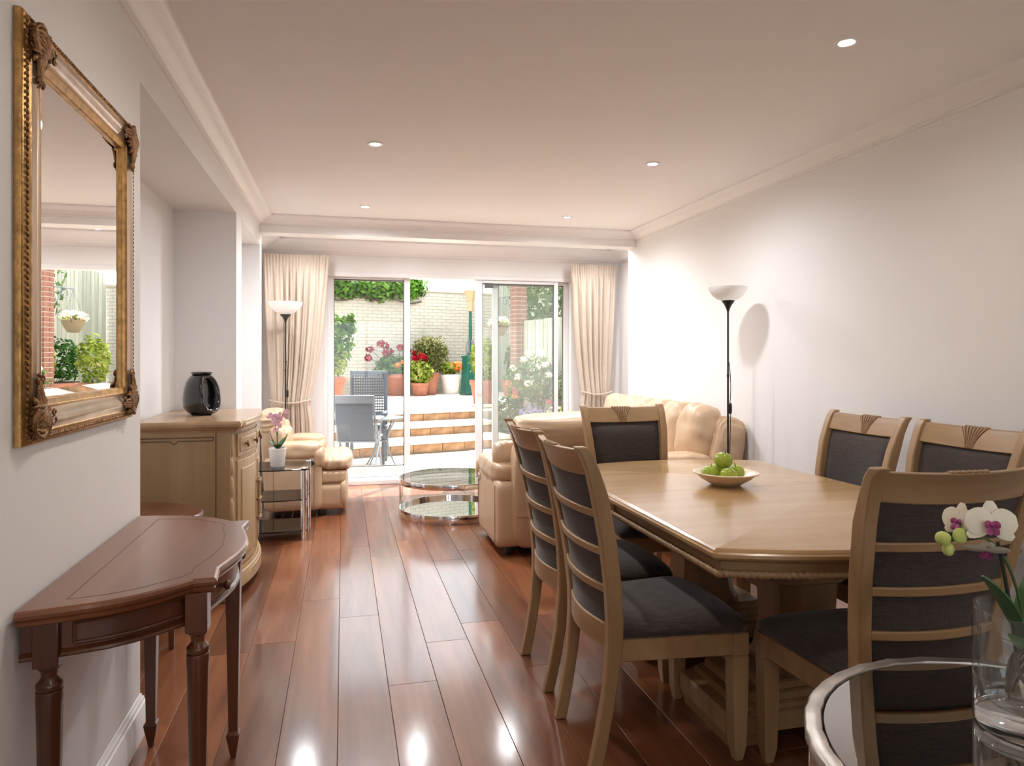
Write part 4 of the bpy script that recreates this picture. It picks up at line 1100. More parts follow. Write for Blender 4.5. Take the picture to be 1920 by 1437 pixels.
# ------------------------------------------------------------------ curtains
def curtain(label, xo, xi, ztop, ztie, xtie_o, xtie_i, folds, sgn, y=7.27):
    """xo outer edge, xi inner edge at the top; gathered to the tieback at ztie"""
    t = thing('curtain', label, 'curtain', (0, y, 0), 0, 'cream tied-back curtains')
    nu, nv = folds * 14, 54
    rnd = random.Random(int(abs(xo) * 100))
    wd = [rnd.uniform(.55, 1.6) for _ in range(folds)]; tot = sum(wd); edges = [0]
    for q in wd: edges.append(edges[-1] + q / tot)
    am = [rnd.uniform(.6, 1.25) for _ in range(folds)]
    def fn(a, b):
        z = ztop * (1 - b ** 1.15) + 0.012 * b ** 1.15
        if z > ztie:
            s = (ztop - z) / (ztop - ztie); e = s ** 1.5
            o = xo + (xtie_o - xo) * e; i = xi + (xtie_i - xi) * (0.45 * s + .55 * s ** 2.4)
        else:
            s = min(1, (ztie - z) / 0.45); e = s * (2 - s)
            o = xtie_o + (xo + .03 * sgn - xtie_o) * e * 0.6; i = xtie_i + (xi - xtie_i) * e * 0.22
        x = o + (i - o) * a
        k0 = 0
        while k0 < folds - 1 and a > edges[k0 + 1]: k0 += 1
        fr = (a - edges[k0]) / (edges[k0 + 1] - edges[k0])
        dz = ztop - z; head = max(0.0, min(1.0, 1 - (dz - .09) / 0.05))
        body = am[k0] * (abs(math.sin(PI * fr)) ** 0.55 - .6) * 0.055
        body += 0.012 * math.sin(2 * PI * fr * (1 + k0 % 2) + k0 + z * .8)
        gath = 0.020 * abs(math.sin(PI * a * folds * 2.6 + .5 * math.sin(a * 9))) ** 0.6 - .01
        near_tie = max(0, 1 - abs(z - ztie) / 0.30)
        yy = -(body * (1 - head) * min(1.0, .25 + max(0, dz - .1) * 3.0) * (1 - .35 * near_tie) + gath * (head + (1 - head) * max(0, 1 - (dz - .12) / .35)))
        pinch = max(0, 1 - abs(dz - .105) / .03)
        yy += .016 * pinch
        return Vector((x, yy - 0.05 * near_tie * math.sin(PI * a), z))
    o = MB().grid(fn, nu, nv).build('drape', M['curtain'], t, smooth=80, fix=False)
    sm = o.modifiers.new('thick', 'SOLIDIFY'); sm.thickness = 0.003
    MB().tube([(xo, 0.02, ztop - .02), (xi, 0.02, ztop - .02)], 0.008, 8).build('curtain_rail', M['upvc'], t)
    tb = MB(); pts = [(xtie_o + (xtie_i - xtie_o) * s, -0.075 - .012 * math.sin(PI * s), ztie + .025 - .03 * math.sin(PI * s)) for s in [q / 12 for q in range(13)]]
    pts = [(xtie_o - .0 * sgn, 0.04, ztie + .03)] + pts + [(xtie_i, 0.03, ztie + .02)]
    tb.tube(pts, 0.009, 8)
    tb.build('tieback', M['curtain'], t, smooth=60)
curtain('cream curtain tied back at the left of the patio door behind floor lamp', -0.765, -0.135, 2.365, 0.885, -0.70, -0.315, 8, -1)
curtain('cream curtain tied back at the right of the patio door behind sofa', 2.965, 2.440, 2.36, 0.93, 2.89, 2.56, 7, 1)

# ------------------------------------------------------------------ foreground glass table with orchid vase
GX, GY, GR, GZ = 1.246, 0.94, 0.4426, 0.62
def glass_table():
    t = thing('glass_side_table', 'round glass-topped table with ridged metal rim in the right foreground', 'table', (GX, GY, 0))
    n = 96
    rings = []
    for rr, z, wv in ((GR - .002, GZ - .028, 0), (GR, GZ - .020, 0), (GR, GZ - .004, 0.0), (GR - .004, GZ, 0.0), (GR - .030, GZ + .001, 0.0), (GR - .032, GZ - .004, 0), (GR - .032, GZ - .028, 0), (GR - .002, GZ - .028, 0)):
        rings.append([((rr + .0014 * math.sin(j * 2.4)) * math.cos(2 * PI * j / n), (rr + .0014 * math.sin(j * 2.4)) * math.sin(2 * PI * j / n), z + .0011 * math.sin(j * 1.9)) for j in range(n)])
    MB().loft(rings, caps=False).build('rim', M['rim'], t, smooth=50)
    MB().lathe([(GR - .033, GZ - .006), (GR - .036, GZ - .003), (GR - .040, GZ - .003), (GR - .040, GZ - .012), (GR - .033, GZ - .012), (GR - .033, GZ - .006)], 96, caps=False).build('rim_gasket', M['black'], t)
    MB().lathe([(0, GZ - .010), (GR - .036, GZ - .010), (GR - .036, GZ - .002), (0, GZ - .002)], 96).build('glass_top', M['clearthin'], t, smooth=40)
    for k in range(4):
        a = R(150) + k * PI / 2
        MB().tube([((GR - .016) * math.cos(a), (GR - .016) * math.sin(a), GZ - .026), ((GR - .016) * math.cos(a), (GR - .016) * math.sin(a), 0.0)], 0.011, 14).build('leg', M['chrome'], t)
    MB().lathe([(GR - .030, 0.20), (GR - .020, 0.20), (GR - .020, 0.215), (GR - .030, 0.215), (GR - .030, 0.20)], 72, caps=False).build('lower_ring', M['chrome'], t)
glass_table()

VX, VY, VZ = 1.272, 1.059, GZ - .002
def vase_orchid():
    t = thing('glass_vase', 'heavy clear glass cylinder vase on the round glass table', 'vase', (VX, VY, VZ))
    MB().lathe([(0.0, 0.0), (0.080, 0.0), (0.086, 0.004), (0.087, 0.012), (0.088, 0.225), (0.0865, 0.229), (0.081, 0.229), (0.0795, 0.225), (0.078, 0.095), (0.074, 0.066), (0.060, 0.047), (0.036, 0.038), (0.0, 0.036)], 64).build('vase_body', M['clearwall'], t, smooth=60)
    MB().lathe([(0.0, 0.002), (0.078, 0.002), (0.0825, 0.006), (0.0835, 0.014), (0.0835, 0.026), (0.070, 0.032), (0.0, 0.033)], 64).build('base', M['clear'], t, smooth=40)
    o = thing('orchid', 'white orchid with purple throat growing from the clear glass vase', 'plant', (VX, VY, VZ))
    z0 = 0.15
    for tip, mid, wd in (((-.105, .0, .30), (-.05, 0, .25), .020), ((-.05, -.03, .17), (-.04, -.02, .20), .022), ((.11, -.03, .27), (.05, -.02, .20), .026), ((.09, .05, .30), (.04, .03, .22), .024), ((.13, .02, .23), (.06, .0, .24), .024)):
        m = MB(); strap_leaf(m, (0, 0, z0), tip, mid, wd, .003); m.build('leaf', M['orleaf'], o, smooth=60)
    rnd = random.Random(11)
    for k in range(9):
        a = rnd.uniform(0, 2 * PI); r_ = rnd.uniform(.02, .06)
        MB().tube(bezier([(0, 0, z0), (r_ * math.cos(a), r_ * math.sin(a), z0 - .0), (r_ * 1.0 * math.cos(a + .8), r_ * math.sin(a + .8), z0 - .05), (.03 * math.cos(a + 1.5), .03 * math.sin(a + 1.5), rnd.uniform(.055, .08))], 10), [.0045 - .0002 * i for i in range(11)], 8).build('root', M['root'], o, smooth=60)
    # world-size offsets: viewer's right = (0.972,-0.237), up = z
    rt = Vector((0.972, -0.237, 0)); fw = Vector((0.237, 0.972, 0)); up = Vector((0, 0, 1))
    P = lambda a, b, c=0.0: rt * a + up * b + fw * c
    MB().tube(bezier([P(-.02, z0), P(-.03, .24), P(-.055, .36)], 10), .0035, 8).build('stake', M['stake'], o)
    st = bezier([P(-.005, z0), P(.0, .26), P(-.04, .345), P(-.062, .385), P(-.10, .375), P(-.155, .365)], 16)
    MB().tube(st, .0028, 8).build('stem', M['orstem'], o, smooth=60)
    def bloom(c, face, sz, name):
        face = Vector(face).normalized(); sx = face.cross(up).normalized() * -1; sy = sx.cross(face).normalized()
        if sy.z < 0: sy = -sy
        m = MB()
        # three narrow sepals behind, two broad petals in front
        for an, L, wd in ((90, .052, .017), (215, .055, .016), (325, .055, .016)):
            ax = sx * math.cos(R(an)) + sy * math.sin(R(an)); petal(m, c - face * .004, ax, ax.cross(face), L * sz, wd * sz, .12)
        for an in (12, 168):
            ax = sx * math.cos(R(an)) + sy * math.sin(R(an)); petal(m, c, ax, ax.cross(face), .052 * sz, .032 * sz, .10, 8)
        b = m.build(name, M['petal'], o, smooth=70)
        l = MB()
        for an in (250, 290, 180, 0):
            ax = sx * math.cos(R(an)) + sy * math.sin(R(an)); petal(l, c + face * .003, (ax + face * .8), ax.cross(face), (.026 if an > 200 else .017) * sz, .009 * sz, .3)
        l.puff(c + face * .006, (.012 * sz,) * 3, k=2, n=3)
        l.build('lip', M['lip'], b, smooth=70)
    bloom(P(-.088, .400, -.03), P(-.35, .05, -1), 0.82, 'flower')
    bloom(P(-.122, .395, .012), P(-1, .1, -.35), 0.70, 'flower')
    bloom(P(-.085, .345, -.01), P(-.2, -.9, -.4), 0.75, 'flower')
    for c, d in ((P(-.160, .366, 0), (.026, .026, .026)), (P(-.150, .345, .0), (.020, .020, .026)), (P(-.130, .372, -.004), (.030, .016, .030))):
        MB().puff(c, d, k=2.2, n=5).build('bud', M['sepal'], o, smooth=70)
    MB().cbox(P(-.045, .335), (.014, .006, .006)).build('clip', M['black'], o, bevel=.001)
vase_orchid()

# ================================================================== garden (its own axes, turned 16 degrees)
GA = R(16.1); GO = Vector((1.463, 9.887, 0))
E1 = Vector((math.cos(GA), math.sin(GA), 0)); E2 = Vector((-math.sin(GA), math.cos(GA), 0))
def G(p, q, z=0.0): return GO + E1 * p + E2 * q + Vector((0, 0, z))
GM = T(*GO) @ RZ(GA)
TZ = 0.51
def grot(o): o.matrix_world = GM; return o

def foliage(name, m, parent, center, rad, n, size, seed=0, shell=0.55, stretch=None, flat=0.0):
    """many small folded leaves through an ellipsoid"""
    rnd = random.Random(seed); vs = []; fs = []
    c = Vector(center)
    for _ in range(n):
        while True:
            d = Vector((rnd.uniform(-1, 1), rnd.uniform(-1, 1), rnd.uniform(-1, 1)))
            if 0.05 < d.length <= 1: break
        d = d.normalized() * (shell + (1 - shell) * rnd.random()) * (1 + 0.16 * noise.noise(d * 2.3 + Vector((seed, 0, 0))))
        p = c + Vector((d.x * rad[0], d.y * rad[1], d.z * rad[2]))
        nrm = (d + Vector((rnd.uniform(-.8, .8), rnd.uniform(-.8, .8), rnd.uniform(-.5, .9)))).normalized()
        a = nrm.orthogonal().normalized(); a = Matrix.Rotation(rnd.uniform(0, 6.28), 3, nrm) @ a; b = nrm.cross(a)
        s = size * rnd.uniform(.6, 1.25); o = len(vs)
        vs += [p - a * s, p + b * s * .42 + nrm * s * .12, p + a * s, p - b * s * .42 + nrm * s * .12]
        fs += [(o, o + 1, o + 2), (o, o + 2, o + 3)]
    me = bpy.data.meshes.new(name); me.from_pydata([tuple(v) for v in vs], [], fs); me.materials.append(m)
    o = bpy.data.objects.new(name, me); col.objects.link(o)
    if parent is not None: o.parent = parent
    o['kind'] = 'stuff'
    return o

# ground and paving
gb = sroot('ground')
grot(MB().box((-9, -2.6, -0.16), (9, 14, -0.075)).build('earth', M['soil'], gb))
MB().box((-12, -16, -0.3), (12, YB - .25, -0.25)).build('earth', M['slab'], gb)  # unseen ground, made pale to bounce daylight through the back window
pv = sroot('patio')
rnd = random.Random(2)
for iy in range(-5, 1):
    for ix in range(-7, 5):
        y0 = iy * 0.62 - 0.0; x0 = ix * 0.62 + (0.31 if iy % 2 else 0)
        if x0 > 1.75: continue
        wpos = G(x0 + .3, y0 + .3)
        if wpos.y < 7.86 - .2: 
            if wpos.y < 7.3: continue
        if y0 + .62 > 0.02: continue
        m_ = M['slabm'] if (iy, ix) in ((-3, -2), (-3, -1)) else M['slab']
        o = MB().chamfer_box((0.005, 0.005, -0.05), (0.615, 0.615, rnd.uniform(-.003, .003)), 0.005).build('paving_slab', m_, pv, smooth=0)
        o.matrix_world = GM @ T(x0, y0, -0.02)
MB().box((-6, 7.60, -0.09), (6, 9.2, -0.04)).build('paving_bed', M['mortar'], pv, smooth=0)
grot(MB().box((-7, -2.0, -0.09), (1.85, 0.05, -0.045)).build('paving_bed', M['mortar'], pv, smooth=0))
# steps: risers of stone blocks, tread slabs
stp = sroot('steps')
for k, q0 in enumerate((0.0, 0.53, 1.05)):
    zb = k * 0.17
    grot(MB().box((-6, q0 + .05, -0.08), (1.05 if k < 2 else 6, q0 + 1.0 if k < 2 else 5.9, zb + .11)).build('step_core', M['mortar'], stp, smooth=0))
    x = -4.5
    while x < 1.02:
        L = rnd.uniform(.24, .46); x1 = min(x + L, 1.05)
        o = MB().chamfer_box((0.004, 0, 0), (x1 - x - .004, 0.09, 0.112), 0.008).build('riser_stone', M['stepst'], stp, smooth=0)
        o.matrix_world = GM @ T(x, q0 + .012 + rnd.uniform(-.006, .006), zb - .002); x = x1
    x = -4.5
    while x < 1.02:
        L = rnd.uniform(.55, .85); x1 = min(x + L, 1.05)
        o = MB().chamfer_box((0.003, 0, 0), (x1 - x - .003, 0.56 if k < 2 else .60, 0.055), 0.007).build('tread_slab', M['slab'], stp, smooth=0)
        o.matrix_world = GM @ T(x, q0 - .025, zb + .114); x = x1
ter = sroot('terrace')
for iy in range(7):
    for ix in range(-8, 9):
        o = MB().chamfer_box((0.004, 0.004, 0), (0.606, 0.606, 0.05), 0.005).build('paving_slab', M['slab'], ter, smooth=0)
        o.matrix_world = GM @ T(ix * .61 + (.2 if iy % 2 else 0), 1.63 + iy * .61, TZ - .05 + rnd.uniform(-.002, .002))

# painted garden wall (courses of real bricks joined: too small to pick apart)
gw = sroot('wall_garden')
grot(MB().box((-7, 5.92, 0), (6, 6.15, 2.86)).build('wall_core', M['cream'], gw, smooth=0))
bk = MB(); zz = TZ; r_ = 0
while zz < 2.79:
    x = -5.0 + (0.1125 if r_ % 2 else 0)
    while x < 4.2:
        dpt = rnd.uniform(0.008, 0.014)
        bk.add([(x, 5.92, zz), (x + .215, 5.92, zz), (x + .215, 5.92, zz + .065), (x, 5.92, zz + .065), (x + .004, 5.92 - dpt, zz + .004), (x + .211, 5.92 - dpt, zz + .004), (x + .211, 5.92 - dpt, zz + .061), (x + .004, 5.92 - dpt, zz + .061)],
               [(4, 5, 6, 7), (0, 1, 5, 4), (1, 2, 6, 5), (2, 3, 7, 6), (3, 0, 4, 7)]); x += .225
    zz += .075; r_ += 1
stuff(grot(bk.build('brick_courses', M['cream'], gw, smooth=0, fix=False)))
grot(MB().box((-7, 5.88, 2.86), (6, 6.19, 2.92)).build('wall_coping', M['cream'], gw, bevel=.01))
grot(MB().box((-4.9, -2.5, 0), (-4.7, 6.0, 2.6)).build('wall_side', M['cream'], gw, smooth=0))

# ivy crowning the wall
iv = thing('ivy', 'bright green ivy spilling over the top of the cream garden wall', 'ivy', tuple(G(0, 5.9)), GA)
iv_br = MB()
for k in range(7):
    x0 = -4.6 + k * .9
    iv_br.tube([(x0 + s * 1.2, -.06 + .02 * math.sin(9 * s + k), 2.62 + .05 * math.sin(7 * s + 2 * k)) for s in [q / 10 for q in range(11)]], .018, 6)
iv_br.tube(bezier([(-.5, -.08, 2.66), (-1.1, -.08, 2.6), (-1.5, -.08, 2.3), (-1.9, -.08, 1.5)], 12), .02, 6)
iv_br.build('branch', M['branch'], iv)
for k, (cx, cz, rx, rz, n) in enumerate([(-4.3, 2.85, .8, .55, 900), (-3.4, 2.90, .8, .45, 1000), (-2.5, 2.92, .8, .38, 1100), (-1.6, 2.95, .8, .36, 1200), (-.7, 2.95, .8, .37, 1200), (.1, 2.97, .75, .38, 1200), (.9, 2.97, .7, .40, 1200), (1.6, 3.0, .55, .38, 900), (-1.25, 2.45, .55, .50, 800), (-1.7, 1.9, .4, .6, 500)]):
    foliage('foliage', M['ivy'] if k < 8 else M['darkleaf'], iv, (cx, -.02, cz), (rx, .36, rz), n, .075, seed=k + 1)
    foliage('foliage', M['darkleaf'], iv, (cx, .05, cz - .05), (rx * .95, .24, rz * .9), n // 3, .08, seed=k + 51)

# pots with plants
def pot(t, r, h, m, z=0.0):
    MB().lathe([(0, z), (r * .70, z), (r * .72, z + .01), (r * .92, z + h * .78), (r * .97, z + h * .78), (r, z + h * .82), (r, z + h * .98), (r * .98, z + h), (r * .90, z + h), (r * .86, z + h * .9), (0, z + h * .88)], 32).build('pot', m, t)
    MB().lathe([(0, z + h * .87), (r * .86, z + h * .87), (r * .8, z + h * .92), (0, z + h * .95)], 20).build('soil', M['soil'], t)
def flowers(t, m, pts, r, seed):
    for k, p in enumerate(pts):
        f_ = foliage('flower_head', m, t, p, (r, r, r * .8), 46, r * .55, seed=seed + k, shell=.7)
        del f_['kind']
def stems(t, pts, base):
    s = MB()
    for p in pts: s.tube(bezier([base, (Vector(base) + Vector(p)) / 2 + Vector((0, 0, .05)), p], 5), .006, 5)
    s.build('stem', M['orstem'], t)
g1 = G(1.19, 5.32, TZ)
t = thing('potted_geranium', 'red geraniums in terracotta pot on the terrace behind the woven chair', 'plant', tuple(g1), GA)
pot(t, .30, .47, M['terra'])
foliage('foliage', M['geranleaf'], t, (-.05, -.05, .62), (.50, .36, .27), 520, .075, seed=21)
pts = [(-.62, -.1, 1.0), (-.38, -.1, 1.12), (-.25, .0, 1.08), (.06, -.1, 1.04), (-.3, -.15, .92), (.25, -.05, .98), (-.66, -.1, .82), (.42, -.1, .92), (-.18, -.1, .97)]
flowers(t, M['red'], pts, .085, 300); flowers(t, M['orange'], [(.05, -.36, .72), (-.1, -.35, .66)], .07, 340); stems(t, pts, (0, 0, .45))
t = thing('potted_box_bush', 'round variegated bush in terracotta pot on the terrace', 'plant', tuple(G(1.83, 5.22, TZ)), GA)
pot(t, .32, .48, M['terra'])
foliage('foliage', M['boxleaf'], t, (.10, 0, .92), (.44, .40, .40), 1500, .050, seed=31, shell=.5)
MB().tube([(0, 0, .4), (.03, 0, .9)], .02, 6).build('stem', M['branch'], t)
t = thing('potted_lime_plant', 'lime green trailing geranium beside the bush pot on the terrace', 'plant', tuple(G(1.55, 4.85, TZ)), GA)
pot(t, .2, .28, M['terra'])
foliage('foliage', M['limeleaf'], t, (0, 0, .50), (.30, .26, .30), 420, .07, seed=41)
flowers(t, M['red'], [(.0, -.1, .86), (-.12, -.05, .80), (.1, 0, .82)], .075, 360)
t = thing('potted_flowers', 'small flowering plant in white tub beside green lamp post', 'plant', tuple(G(2.50, 5.35, TZ)), GA)
pot(t, .245, .44, M['potw'])
foliage('foliage', M['limeleaf'], t, (-.06, 0, .58), (.30, .24, .16), 420, .05, seed=52); foliage('foliage', M['orange'], t, (.12, -.08, .62), (.2, .18, .12), 160, .045, seed=53)
t = thing('potted_laurel', 'tall leafy shrub in terracotta pot at left of the patio door view', 'plant', tuple(G(-.60, 3.95, TZ)), GA)
pot(t, .27, .46, M['terra'])
foliage('foliage', M['geranleaf'], t, (.0, 0, 1.15), (.42, .36, .50), 650, .085, seed=61); foliage('foliage', M['limeleaf'], t, (-.02, -.1, .75), (.32, .28, .34), 360, .06, seed=62); foliage('foliage', M['geranleaf'], t, (.32, 0, 1.45), (.18, .12, .20), 90, .09, seed=63)
MB().tube([(0, 0, .4), (.05, 0, 1.3)], .018, 6).build('stem', M['branch'], t)
t = thing('potted_yellow_shrub', 'yellow leaved shrub in terracotta pot beside the brick pier', 'plant', tuple(G(1.60, 1.98, TZ)), GA)
pot(t, .25, .42, M['terra'])
foliage('foliage', M['limeleaf'], t, (0, 0, .78), (.26, .26, .42), 620, .055, seed=71)
for k, (p_, lab) in enumerate(((-.02, 'thin pale cane leaning on the cream garden wall, left of the pair'), (.13, 'thin pale cane leaning on the cream garden wall, right of the pair'))):
    t = thing('garden_cane', lab, 'cane', tuple(G(2.12 + p_, 5.6, TZ)), GA, 'garden canes')
    MB().tube([(0, 0, 0), (-.06 - k * .05, .26, 1.45 - .1 * k)], .012, 8).build('cane', M['lantern'], t)

# green lamp post
def lamp_post():
    t = thing('lamp_post', 'dark green iron lamp post with cream lantern against garden wall', 'lamp post', tuple(G(2.66, 4.65, TZ)), GA)
    q = lambda h, z: [(-h, -h, z), (h, -h, z), (h, h, z), (-h, h, z)]
    MB().loft([q(.185, 0), q(.185, .06), q(.165, .08), q(.135, .80), q(.155, .82), q(.155, .86), q(.06, .88)]).build('pedestal', M['greenmetal'], t, bevel=.008)
    MB().lathe([(.05, .86), (.055, .9), (.04, .93), (.035, 1.5), (.045, 1.52), (.035, 1.54), (.03, 1.86), (.0, 1.86)], 20).build('post', M['greenmetal'], t)
    r_ = MB()
    for k in range(8): r_.tube(bezier([(.05 * math.cos(k * PI / 4), .05 * math.sin(k * PI / 4), .88), (.15 * math.cos(k * PI / 4), .15 * math.sin(k * PI / 4), 1.0), (.05 * math.cos(k * PI / 4), .05 * math.sin(k * PI / 4), 1.2)], 8), .012, 6)
    r_.build('scroll_collar', M['greymetal'], t)
    MB().lathe([(.0, 1.84), (.07, 1.84), (.075, 1.88), (.075, 2.06), (.09, 2.08), (.135, 2.26), (.15, 2.27), (.15, 2.30), (.0, 2.38)], 8).build('lantern', M['lantern'], t, smooth=20)
lamp_post()

# brick pier, bonded bricks one by one
pr = sroot('pillar')
PX, PQ, PHW = 1.93, 1.30, 0.108
grot(MB().box((PX - PHW + .008, PQ - PHW + .008, 0), (PX + PHW - .008, PQ + PHW - .008, 3.4)).build('pier_core', M['mortar'], pr, smooth=0))
bmesh_b = None
zz = TZ; row = 0
L1, W1, H1 = 0.210, 0.1025, 0.063
bme = MB().chamfer_box((0, 0, 0), (L1, W1, H1), .004)
b_first = bme.build('brick', M['brick'], pr, smooth=0); first = True
while zz < 3.35:
    a0 = PX - PHW; b0 = PQ - PHW; a1 = PX + PHW; b1 = PQ + PHW
    if row % 2 == 0: lay = [(a0, b0, 0), (a0, b0 + W1 + .011, 0)]
    else: lay = [(a0 + W1, b0, 90), (a0 + 2 * W1 + .011, b0, 90)]
    for (bx, by, an) in lay:
        if first: o = b_first; first = False
        else: o = b_first.copy(); col.objects.link(o)
        o.parent = pr
        o.matrix_world = GM @ T(bx, by, zz + .005) @ RZ(R(an))
    zz += .075; row += 1

# fences: feather-edge boards one by one
def fence(name, label, p0, q0, p1, q1, z0, z1, bw=0.125):
    a, b = G(p0, q0), G(p1, q1); L = (b - a).length; ang = math.atan2(b.y - a.y, b.x - a.x)
    t = thing(name, label, 'fence', (a.x, a.y, z0), ang)
    n = int(L / bw); first = None
    for k in range(n):
        if first is None:
            first = MB().add([(0, 0, 0), (bw + .012, 0, 0), (bw + .012, .008, 0), (0, .020, 0), (0, 0, z1 - z0), (bw + .012, 0, z1 - z0), (bw + .012, .008, z1 - z0), (0, .020, z1 - z0)], [(0, 3, 2, 1), (4, 5, 6, 7), (0, 1, 5, 4), (1, 2, 6, 5), (2, 3, 7, 6), (3, 0, 4, 7)]).build('fence_board', M['fence'], t, smooth=0)
            o = first
        else: o = first.copy(); col.objects.link(o); o.parent = t
        o.location = (k * bw, 0.0 if k % 2 else .004, rnd.uniform(-.008, .008))
    for zz in (.3, (z1 - z0) - .3): MB().box((0, -.05, zz), (L, 0, zz + .07)).build('fence_rail', M['fence'], t, smooth=0)
fence('board_fence', 'weathered green-grey board fence along the right of the patio', 1.98, -2.2, 1.98, 1.18, 0, 1.97)
fence('board_fence', 'tall weathered board fence behind the brick pier', 3.9, 2.6, 3.9, 5.92, TZ - .3, 3.15)
# trees beyond the low fence
t = thing('garden_tree', 'leafy green tree rising behind the board fence on the right', 'tree', tuple(G(3.05, 2.0, 0)), GA)
MB().tube([(0, 0, 0), (.05, 0, 1.2), (.0, .1, 2.2)], [.07, .06, .04], 8).build('trunk', M['branch'], t)
foliage('foliage', M['roseleaf'], t, (0, 0, 2.5), (.75, .9, .75), 1500, .07, seed=81)
foliage('foliage', M['darkleaf'], t, (.3, -1.2, 2.4), (.7, .9, .8), 1000, .07, seed=82)
# planting bed with roses
bed = sroot('ground.001'); bed.name = 'flower_bed'
grot(MB().box((1.08, -1.9, -0.08), (1.93, 1.05, 0.12)).build('bed_soil', M['soil'], bed, smooth=0))
rs = thing('rose_bush', 'climbing rose bush with blush flowers before the board fence', 'plant', tuple(G(1.55, .05, .12)), GA)
s_ = MB()
for k in range(6): s_.tube(bezier([(0, 0, 0), (.1 * math.cos(k), .1 * math.sin(k), .5), (.3 * math.cos(k * 1.1), .3 * math.sin(k * 1.3), 1.05)], 8), .012, 5)
s_.build('stem', M['branch'], rs)
foliage('foliage', M['roseleaf'], rs, (-.05, .1, .85), (.40, .5, .42), 900, .05, seed=91); foliage('foliage', M['roseleaf'], rs, (.2, -.5, .75), (.25, .4, .25), 300, .05, seed=92)
flowers(rs, M['blush'], [(-.30, .25, 1.05), (-.20, .1, 1.18), (-.05, .2, 1.28), (.02, .0, 1.22), (.12, .1, 1.30), (-.36, .0, .92), (-.1, -.15, 1.08), (.0, -.3, .95), (-.3, -.2, .82), (.18, -.1, 1.15), (-.02, -.25, 1.1)], .055, 400)
flowers(rs, M['magenta'], [(-.36, .1, .70), (-.05, -.4, .55), (-.2, -.45, .18)], .05, 440)
lv = thing('lavender_clump', 'clump of lavender at the foot of the rose bush', 'plant', tuple(G(1.28, -.25, .12)), GA)
foliage('foliage', M['lilac'], lv, (-.02, 0, .28), (.22, .3, .26), 420, .035, seed=95)
sh = thing('low_shrub', 'pale green low shrub beside the fence in the flower bed', 'plant', tuple(G(1.55, -.85, .12)), GA)
foliage('foliage', M['limeleaf'], sh, (0, 0, .26), (.36, .42, .28), 600, .045, seed=96); foliage('foliage', M['blush'], sh, (-.1, 0, .42), (.25, .3, .12), 110, .03, seed=97)
dk = thing('green_shrub', 'dark green shrub with orange blooms behind the lavender', 'plant', tuple(G(1.28, .42, .12)), GA)
foliage('foliage', M['darkleaf'], dk, (0, 0, .32), (.24, .32, .34), 520, .05, seed=98); flowers(dk, M['orange'], [(-.05, -.2, .62), (.1, -.15, .48)], .05, 460)
# planter with shrubs by the tall fence
pl = thing('shrub_planter', 'terracotta trough of yellow and dark green shrubs by the tall fence', 'planter', tuple(G(3.3, 3.2, TZ)), GA + R(90))
MB().loft([[(-.7, -.2, 0), (.7, -.2, 0), (.7, .2, 0), (-.7, .2, 0)], [(-.75, -.24, .36), (.75, -.24, .36), (.75, .24, .36), (-.75, .24, .36)]]).build('trough', M['terra'], pl, bevel=.01)
MB().box((-.68, -.18, .36), (.68, .18, .38)).build('soil', M['soil'], pl)
foliage('foliage', M['limeleaf'], pl, (-.25, 0, .75), (.42, .32, .42), 700, .055, seed=101); foliage('foliage', M['darkleaf'], pl, (.45, 0, .75), (.34, .30, .45), 500, .06, seed=102)

# hanging basket on its bracket
hb = thing('hanging_basket', 'wicker hanging basket of pale flowers on iron bracket by brick pier', 'basket', tuple(G(PX, PQ + PHW, 0)), GA)
br = MB(); br.box((-.02, 0, 2.05), (.02, .012, 2.45)).tube([(0, .01, 2.42), (0, .58, 2.42)], .010, 8).tube(bezier([(0, .01, 2.1), (0, .2, 2.12), (0, .3, 2.40)], 8), .008, 6)
br.tube([(0, .38 + .07 * math.cos(a), 2.34 + .07 * math.sin(a)) for a in [q * PI / 8 for q in range(17)]], .006, 6); br.build('bracket', M['greymetal'], hb)
ch_ = MB()
for k in range(3): ch_.tube([(0, .58, 2.41), (.16 * math.cos(k * 2.09), .58 + .16 * math.sin(k * 2.09), 1.92)], .003, 5)
ch_.build('chain', M['greymetal'], hb)
MB().lathe([(0, 1.72), (.08, 1.73), (.14, 1.82), (.175, 1.92), (.165, 1.92), (.0, 1.90)], 24, c=(0, .58, 0)).build('basket', M['basket'], hb)
foliage('foliage', M['blush'], hb, (0, .58, 1.98), (.20, .20, .10), 260, .04, seed=111); foliage('foliage', M['limeleaf'], hb, (0, .58, 1.95), (.21, .21, .08), 120, .04, seed=112)

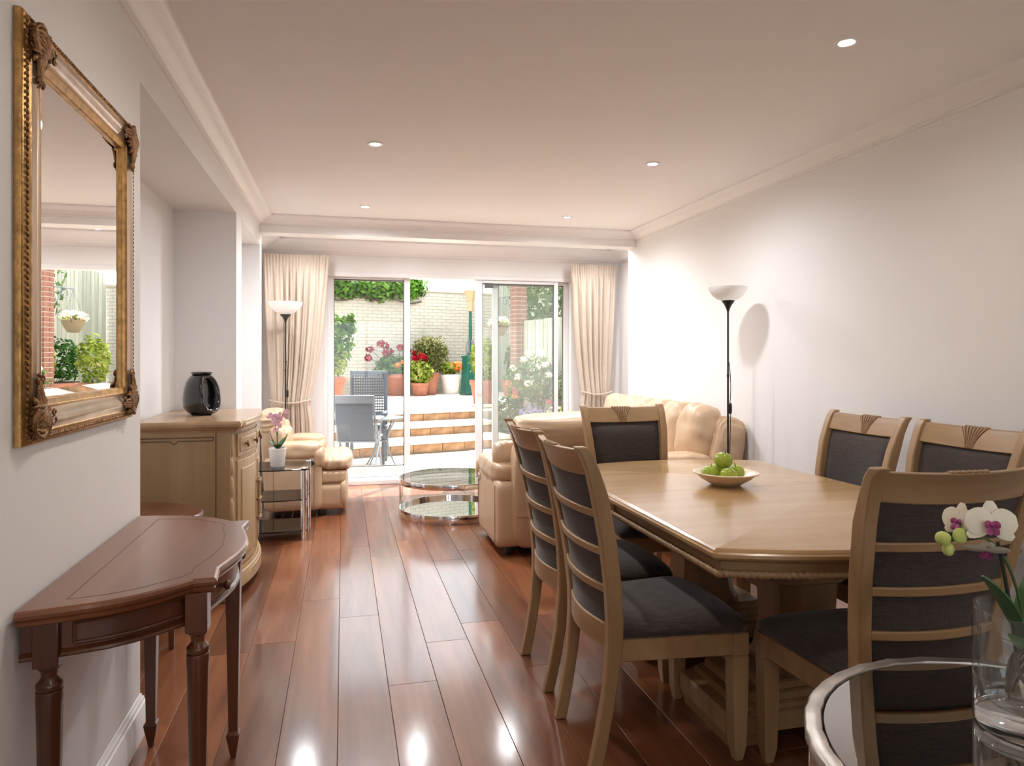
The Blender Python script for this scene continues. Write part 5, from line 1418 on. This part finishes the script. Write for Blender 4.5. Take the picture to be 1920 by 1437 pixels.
# garden furniture
def sling_chair():
    t = thing('sling_chair', 'grey sling garden armchair seen from behind, nearest the patio door', 'chair', (0.160, 8.12, -0.02), R(-12))
    # faces +y; back toward the viewer
    f = MB()
    for sx in (-1, 1):
        x = sx * .215
        f.tube([(x, -.20, .92), (x, -.02, .40), (x, .40, .43)], .013, 8)
        f.tube([(x * 1.06, -.12, .62), (x * 1.06, .33, .64)], .012, 8)
        f.tube([(x * 1.03, .36, .63), (x * 1.03, -.18, .0)], .012, 8); f.tube([(x * 1.03, -.06, .62), (x * 1.03, .38, .0)], .012, 8)
    for y, z in ((-.20, .92), (-.02, .39), (.40, .42), (-.17, .02), (.37, .02)): f.tube([(-.222, y, z), (.222, y, z)], .011, 8)
    f.build('frame', M['greymetal'], t)
    MB().slab(lambda a, b: Vector((-.20 + .40 * a, -.20 + .18 * (1 - b) + .03 * math.sin(PI * b) * -1, .40 + .515 * b)), 6, 10, Vector((0, .004, 0))).build('sling_back', M['sling'], t, smooth=60)
    MB().slab(lambda a, b: Vector((-.20 + .40 * a, -.02 + .42 * b, .40 + .03 * b - .02 * math.sin(PI * b))), 6, 8, Vector((0, 0, .004))).build('sling_seat', M['sling'], t, smooth=60)
    MB().box((-.225, -.225, .84), (.225, -.185, .93)).build('head_band', M['greymetal'], t, bevel=.006)
    for sx in (-1, 1): MB().box((sx * .235 - .025, -.10, .635), (sx * .235 + .025, .34, .66)).build('armrest', M['greymetal'], t, bevel=.008)
sling_chair()
def woven_chair():
    t = thing('woven_chair', 'slate grey high-backed garden chair with woven back behind the bistro table', 'chair', (0.30, 9.02, -0.02), R(172))
    # faces +y (turned to the house): back at -y
    f = MB(); f.box((-.24, -.24, .62), (-.205, -.20, 1.18)).box((.205, -.24, .62), (.24, -.20, 1.18)).box((-.24, -.24, 1.13), (.24, -.20, 1.18)).box((-.24, -.24, .60), (.24, -.20, .65))
    f.build('back_frame', M['resin'], t, bevel=.008)
    wv = MB()
    for k in range(13):
        z = .665 + k * .0365
        wv.box((-.21, -.226, z), (.21, -.218, z + .018))
    for k in range(14):
        x = -.205 + k * .0305
        wv.box((x, -.216, .65), (x + .014, -.208, 1.14))
    wv.build('woven_panel', M['resin'], t, smooth=0)
    MB().box((-.25, -.22, .44), (.25, .25, .48)).build('seat', M['resin'], t, bevel=.01)
    for sx in (-1, 1):
        for y in (-.21, .22):
            MB().box((sx * .22 - .02, y - .02, 0), (sx * .22 + .02, y + .02, .62 if y < 0 else .66)).build('leg', M['resin'], t, bevel=.005)
        MB().box((sx * .23 - .025, -.22, .64), (sx * .23 + .025, .25, .665)).build('armrest', M['resin'], t, bevel=.008)
woven_chair()
def bistro():
    t = thing('bistro_table', 'round pale grey folding bistro table on the patio', 'table', (0.47, 8.78, -0.02))
    MB().lathe([(0, .590), (.272, .590), (.276, .595), (.276, .607), (.270, .612), (0, .612)], 48).build('table_top', M['tabletop'], t)
    f = MB()
    for k in range(4):
        a = R(45 + 90 * k); c, s = math.cos(a), math.sin(a)
        f.tube(bezier([(.22 * c, .22 * s, .59), (.12 * c, .12 * s, .45), (.02 * c, .02 * s, .33), (.12 * c, .12 * s, .16), (.25 * c, .25 * s, 0)], 14), .011, 8)
    f.tube([(.06 * math.cos(a), .06 * math.sin(a), .32) for a in [q * PI / 8 for q in range(17)]], .008, 6)
    f.build('legs_frame', M['greymetal'], t)
bistro()
